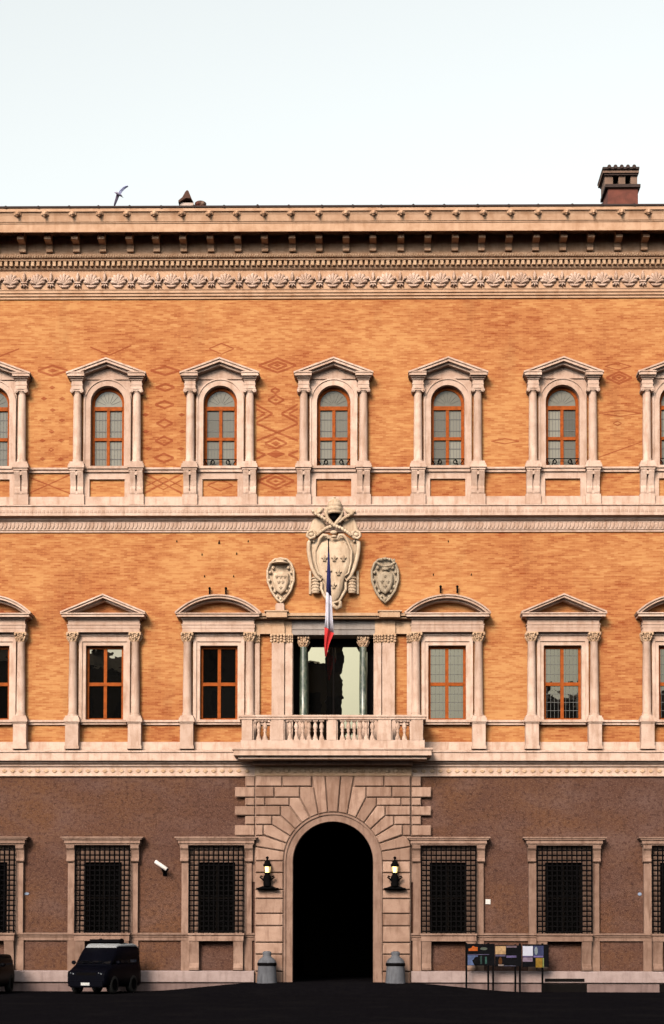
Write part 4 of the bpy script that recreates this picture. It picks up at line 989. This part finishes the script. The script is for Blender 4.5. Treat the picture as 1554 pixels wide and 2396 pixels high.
# ------------------------------------------------------------------ notice boards
def posters():
    P = 1.0; q = lambda x, y: at(1080+x/7.018, 2190+y/7.018, P)
    mats = lambda n, c: simple(n, tuple(v*.38 for v in c), .9, .45, spec=.03, sc=9)
    DARKP = mats('dark poster', (.006, .006, .008))
    items = [((80, 440), (95, 545, 128, 485), 'notice board whose poster shows an orange picture, nearest the portal',
              [((115, 265, 175, 245), mats('orange print', (.55, .13, .03)), 'orange'), ((305, 425, 185, 232), mats('grey print', (.10, .12, .10)), 'oval'), ((100, 450, 300, 308), mats('lilac rule', (.14, .12, .22)), 'rect'),
               ((100, 265, 315, 480), mats('sky photo', (.10, .14, .28)), 'tri'), ((195, 300, 340, 470), DARKP, 'oval'), ((305, 335, 325, 460), mats('teal print', (.03, .06, .055)), 'rect'), ((385, 415, 340, 455), mats('teal print', (.04, .10, .09)), 'rect')]),
             ((520, 885), (552, 985, 150, 500), 'middle notice board with a cream paper sheet pinned top left',
              [((555, 725, 165, 298), mats('cream paper', (.50, .33, .18)), 'rect'), ((735, 905, 160, 190), mats('dusk photo', (.16, .12, .15)), 'rect'), ((555, 720, 305, 335), mats('lilac rule', (.10, .09, .15)), 'rect'), ((735, 900, 320, 355), mats('violet heading', (.12, .10, .22)), 'rect'),
               ((605, 665, 345, 480), mats('bronze photo', (.10, .04, .015)), 'oval'), ((600, 690, 465, 492), mats('pale photo', (.25, .21, .20)), 'rect'), ((700, 890, 484, 494), mats('lilac rule', (.12, .12, .18)), 'rect')]),
             ((960, 1330), (1000, 1430, 135, 505), 'notice board with white sheets and a yellow poster, farthest from the portal',
              [((1003, 1170, 165, 325), PAPER, 'rect'), ((1003, 1165, 332, 345), mats('violet rule', (.14, .11, .26)), 'rect'), ((1003, 1165, 352, 420), mats('lilac sheet', (.26, .20, .28)), 'rect'),
               ((1180, 1345, 160, 320), mats('blue photo', (.05, .06, .14)), 'rect'), ((1195, 1250, 175, 310), mats('white print', (.25, .30, .35)), 'oval'), ((1180, 1340, 322, 350), mats('violet rule', (.18, .15, .34)), 'rect'), ((1215, 1325, 360, 515), mats('yellow poster', (.28, .17, .03)), 'rect'), ((1330, 1350, 360, 515), mats('green edge', (.22, .26, .10)), 'rect')])]
    for posts, (x0, x1, y0, y1), lab, prints in items:
        c = q((posts[0]+posts[1])/2, 500); root = empty('notice_board', (c[0], -P, GZ)); tag(root, lab, 'notice board', 'notice boards on the pavement')
        X = lambda x: q(x, 300)[0]-c[0]; Z = lambda y: q(0, y)[1]-GZ
        for px in posts: m = MB(); m.box(X(px-15), X(px+15), .0, .08, -.05, Z(y0-15)); m.build('post', IRON, root)
        m = MB(); m.box(X(x0), X(x1), -.05, .0, Z(y1), Z(y0)); m.build('panel', DARKP, root)
        for i, ((a, b, t, bt), mat, shp) in enumerate(prints):
            m = MB(); y = -.056-.002*i
            if shp == 'rect': m.prism([(X(a), Z(bt)), (X(b), Z(bt)), (X(b), Z(t)), (X(a), Z(t))], y, -.049)
            elif shp == 'oval': m.prism([(X((a+b)/2+(b-a)/2*cos(2*pi*k/14)), Z((t+bt)/2-(bt-t)/2*sin(2*pi*k/14))) for k in range(14)], y, -.049)
            elif shp == 'tri': m.prism([(X(a), Z(bt)), (X(a+110), Z(bt)), (X(a+70), Z(400)), (X(b), Z(340)), (X(b), Z(t)), (X(a), Z(t))], y, -.049)
            else: m.prism([(X(a), Z(bt)), (X(b), Z(bt)), (X(b), Z(t+10)), (X(b-45), Z(t+5)), (X(b-60), Z(t-8)), (X(a+60), Z(t-10)), (X(a+50), Z(t+20)), (X(a), Z(t+35))], y, -.049)
            m.build('poster_print', mat, root)
posters()

# ------------------------------------------------------------------ wall camera and plates
x, z = at(377, 2025, .45); sc = empty('security_camera', (x, 0, z)); tag(sc, 'white tube security camera on the plaster between two left windows', 'security camera')
ax = Vector((.92, -.1, -.62)).normalized(); c0 = Vector((0, -.45, 0))
m = MB(); m.tube([c0-ax*.28, c0-ax*.27, c0+ax*.26, c0+ax*.27], [.06, .075, .075, .07], 10); m.build('housing', WHITEM, sc)
m = MB(); m.tube([c0+ax*.27, c0+ax*.33], .06, 10); m.build('lens_hood', IRON, sc)
m = MB(); m.tube([(.10, .0, -.28), (.08, -.25, -.26), (.02, -.45, -.04)], .035, 8); m.box(.02, .18, -.04, .0, -.38, -.18); m.build('bracket', IRON, sc)
def plate(u, v, w_, h_, label, mat, oval=False):
    x, z = at(u, v, .02); m = MB()
    if oval: m.prism([(w_/2*cos(2*pi*k/14), h_/2*sin(2*pi*k/14)) for k in range(14)], -.025, 0)
    else: m.bbox(-w_/2, w_/2, -.03, 0, -h_/2, h_/2, .005)
    o = m.build('wall_plate', mat, None, (x, -.001, z)); tag(o, label, 'wall plate')
plate(1142, 2110, .19, .19, 'small white square plate on plaster right of the window beside the portal', WHITEM)
BLUEP = simple('faded blue enamel', (.10, .13, .19), .6, .3)
plate(62.5, 2091, .19, .10, 'tiny faded blue plate beside the leftmost barred window', BLUEP, True)
plate(1497, 2092, .15, .12, 'tiny faded blue plate beside the rightmost barred window', BLUEP, True)

# ------------------------------------------------------------------ vehicles
def loft(mb, stations):
    """stations: (y, [(halfwidth, z), ...] from sill to roof); closed symmetric shell"""
    n = len(stations[0][1]); vs = []; fs = []
    for y, ring_ in stations:
        vs += [(w_, y, z) for w_, z in ring_]+[(-w_, y, z) for w_, z in reversed(ring_)]
    k = 2*n
    for i in range(len(stations)-1):
        for j in range(k): jj = (j+1) % k; fs.append((i*k+j, i*k+jj, (i+1)*k+jj, (i+1)*k+j))
    mb.add(vs, fs, True); mb.add(vs[:k], [tuple(range(k-1, -1, -1))]); mb.add(vs[-k:], [tuple(range(k))]); return mb
def vehicle(name, paint, roofmat, H, W_, Ln, hood, nose, bar):
    """front faces -Y; origin under the middle"""
    root = empty(name); hw_ = W_/2; belt = hood+.17; yf = -Ln/2
    lower = lambda y, top, k=1: (y, [(hw_*.86*k, .24), (hw_*.98*k, .36), (hw_*k, .60), (hw_*.98*k, min(top, hood-.06)), (hw_*.93*k, top)])
    m = MB(); loft(m, [lower(yf, hood-.20, .90), lower(yf+.06, hood-.08, .97), lower(yf+.30, hood), lower(yf+nose, belt), lower(yf+nose+.8, belt+.02), lower(Ln/2-.3, belt+.02), lower(Ln/2-.05, belt-.02, .97), lower(Ln/2, belt-.15, .93)]); m.build('body', paint, root)
    rw = hw_*.86
    ya, yb_, yc, yd = yf+nose-.12, yf+nose+.62, Ln/2-.35, Ln/2-.06
    m = MB(); loft(m, [(ya, [(hw_*.90, belt-.04), (hw_*.89, belt-.01), (hw_*.88, belt)]), ((ya+yb_)/2, [(hw_*.93, belt-.04), (hw_*.91, belt+.2), (rw*.97, belt+(H-belt)*.55)]), (yb_, [(hw_*.93, belt-.04), (hw_*.92, belt+.2), (rw, H-.10)]), (yc, [(hw_*.93, belt-.04), (hw_*.92, belt+.2), (rw, H-.10)]), (yd, [(hw_*.91, belt-.04), (hw_*.88, belt+.2), (rw*.95, H-.16)])]); m.build('cabin', paint, root)
    m = MB(); loft(m, [(yb_-.10, [(rw*.92, H-.15), (rw*.86, H-.10), (rw*.7, H-.06)]), (yb_+.15, [(rw*1.03, H-.11), (rw*.97, H-.03), (rw*.8, H)]), (yc, [(rw*1.03, H-.11), (rw*.97, H-.03), (rw*.8, H)]), (yd+.02, [(rw*.98, H-.17), (rw*.9, H-.11), (rw*.75, H-.08)])]); m.build('roof', roofmat, root)
    m = MB(); m.add([(-hw_*.84, ya-.005, belt+.03), (hw_*.84, ya-.005, belt+.03), (rw*.90, yb_-.05, H-.16), (-rw*.90, yb_-.05, H-.16), (-hw_*.84, ya+.03, belt+.0), (hw_*.84, ya+.03, belt+.0), (rw*.90, yb_, H-.19), (-rw*.90, yb_, H-.19)], [(0, 1, 2, 3), (4, 7, 6, 5), (0, 4, 5, 1), (1, 5, 6, 2), (2, 6, 7, 3), (3, 7, 4, 0)]); m.build('windscreen', CARGLASS, root)
    for s in (-1, 1):
        for a, b, gm in ((yb_+.05, yb_+.75, CARGLASS), (yb_+.85, yc-.05, REARGLASS)):
            m = MB(); xo, xi = s*(hw_*.935), s*(rw*1.01)
            m.add([(xo, a, belt+.06), (xo, b, belt+.06), (xi, b, H-.19), (xi, a+.05, H-.19), (xo-s*.03, a, belt+.06), (xo-s*.03, b, belt+.06), (xi-s*.03, b, H-.19), (xi-s*.03, a+.05, H-.19)], [(0, 1, 2, 3), (4, 7, 6, 5), (0, 4, 5, 1), (1, 5, 6, 2), (2, 6, 7, 3), (3, 7, 4, 0)]); m.build('side_window', gm, root)
        for yw in (yf+.72, Ln/2-.75):
            m = MB(); x0, x1 = sorted((s*(hw_-.20), s*(hw_+.01))); n = 18
            pts = [(x0, .22), (x0, .31), (x0+.03, .335), (x1-.03, .335), (x1, .31), (x1, .21)]
            vs = [(x, yw+r*cos(2*pi*i/n), .335+r*sin(2*pi*i/n)) for x, r in pts for i in range(n)]; fs = [(k*n+i, k*n+(i+1) % n, (k+1)*n+(i+1) % n, (k+1)*n+i) for k in range(5) for i in range(n)]
            m.add(vs, fs, True); wl = m.build('wheel', RUBBER, root)
            m = MB(); xr_ = s*(hw_-.005); m.add([(xr_, yw+.21*cos(2*pi*i/12), .335+.21*sin(2*pi*i/12)) for i in range(12)]+[(xr_-s*.1, yw+.21*cos(2*pi*i/12), .335+.21*sin(2*pi*i/12)) for i in range(12)], [tuple(range(12)), tuple(range(23, 11, -1))]+[(i, 12+i, 12+(i+1) % 12, (i+1) % 12) for i in range(12)]); m.build('rim', IRON, wl)
        m = MB(); m.ball((s*hw_*.70, yf+.05, hood-.16), (.10, .05, .045), 10, 6); m.build('headlight', CARGLASS, root)
        for d in (0, 1): m = MB(); m.ball((s*hw_*.70-.055+.11*d, yf+.0, hood-.135-.045*d), (.024, .02, .017), 8, 5); m.build('headlight_bulb', CHROME, root)
        m = MB(); m.ball((s*hw_*.60, yf-.0, .44), (.035, .02, .018), 8, 5); m.build('fog_light', CHROME, root)
        m = MB(); m.ball((s*(hw_+.10), yf+nose+.1, belt+.06), (.10, .05, .075), 8, 5); m.build('wing_mirror', paint, root)
    m = MB(); m.box(-hw_*.86, hw_*.86, yf-.06, yf+.3, .28, .50); m.build('bumper', paint, root)
    m = MB(); m.box(-.17, .17, yf-.075, yf-.06, .32, .42); m.build('number_plate', simple('number plate', (.26, .27, .27), .6, .45, sc=40), root)
    m = MB(); m.box(-hw_*.5, hw_*.5, yf-.005, yf+.12, hood-.22, hood-.12); m.build('radiator_grille', IRON, root)
    if bar:
        m = MB(); m.box(-.55, .55, yb_+.25, yb_+.33, H-.02, H+.03); m.box(-.55, .55, yb_+.9, yb_+.98, H-.02, H+.03); m.build('roof_rack', IRON, root)
        m = MB(); m.bbox(-.62, .62, yb_+.18, yb_+.46, H+.03, H+.16, .03); m.build('light_bar', BODYBLACK, root)
        for s in (-1, 1): m = MB(); m.lathe([(.09, H+.02), (.09, H+.14), (.05, H+.18), (0, H+.19)], s*.42, yb_+.75, 12); m.build('beacon', BODYBLACK, root)
    return root
van = vehicle('police_van', BODY, simple('white roof paint', (.15, .16, .17), .6, .2, spec=.03), 1.82, 1.58, 3.1, .90, .70, True)
vx, _ = at(245, 2310, 2.6); van.location = (vx, -2.55, ground_h(vx, -2.6)); van.rotation_euler = (0, 0, -radians(17))
tag(van, 'dark blue police van with white roof and light bar parked by the bench', 'van')
car = vehicle('parked_car', BODYBLACK, BODYBLACK, 1.42, 1.66, 3.8, .82, .95, False)
cx_, _ = at(30, 2310, 3.2); car.location = (cx_-1.16, -3.0, ground_h(cx_, -3)); tag(car, 'black car cut off by the left edge of the picture', 'car')

# ------------------------------------------------------------------ houses across the piazza, behind the viewer, mirrored in the window glass
HOUSE = simple('shaded ochre house plaster', (.05, .032, .02), .95, .3, sc=.5)
def house(x0, x1, h, ridge, y, label):
    root = empty('house', ((x0+x1)/2, y, GZ)); tag(root, label, 'house', 'houses across the piazza'); hw_ = (x1-x0)/2
    m = MB(); m.box(-hw_, hw_, -10, 0, -.1, h); m.build('wall', HOUSE, root)
    m = MB(); m.add([(-hw_-.3, .5, h), (hw_+.3, .5, h), (hw_+.3, -10.5, h), (-hw_-.3, -10.5, h), (-hw_*.6, -5, h+ridge), (hw_*.6, -5, h+ridge)], [(0, 1, 5, 4), (1, 2, 5), (2, 3, 4, 5), (3, 0, 4), (3, 2, 1, 0)]); rf = m.build('roof', ROOF, root)
    m = MB(); m.box(-hw_*.45, -hw_*.45+.9, -4.5, -3.6, h, h+ridge+.9); m.build('chimney', HOUSE, rf)
    n = max(2, int(hw_*2/4))
    for i in range(n):
        for j in range(int(h/4.5)):
            x = -hw_+(i+.5)*2*hw_/n; z = 2+j*4.5; m = MB(); m.box(x-.55, x+.55, .0, .03, z, z+2); m.build('window', VOID, root)
house(-62, -30, 30.0, 3, -104, 'wide dark house far left across the piazza, mirrored in glass')
house(-29.5, -20.0, 29.2, 2.6, -102, 'dark gabled house left across the piazza, mirrored in glass')
house(-19.5, -7.0, 32, 4.0, -101, 'tallest dark house left of centre across the piazza, mirrored in glass')
house(-6.8, -2.6, 29.3, 1.0, -100, 'narrow dark house near the centre across the piazza, mirrored in glass')
house(-2.5, -1.1, 36.0, 2.0, -103, 'slim dark tower added at the centre, its reflection standing in for a curtain')  # added tower; its reflection stands in for a curtain behind the loggia doors
house(-1.0, 15.5, 17.0, 2.5, -104, 'lowest house right of centre across the piazza')
house(16.0, 27.0, 26.2, 1.6, -102, 'dark hipped house on the right across the piazza, mirrored in glass')
house(27.5, 60, 26.0, 3, -104, 'wide dark house far right across the piazza, mirrored in glass')
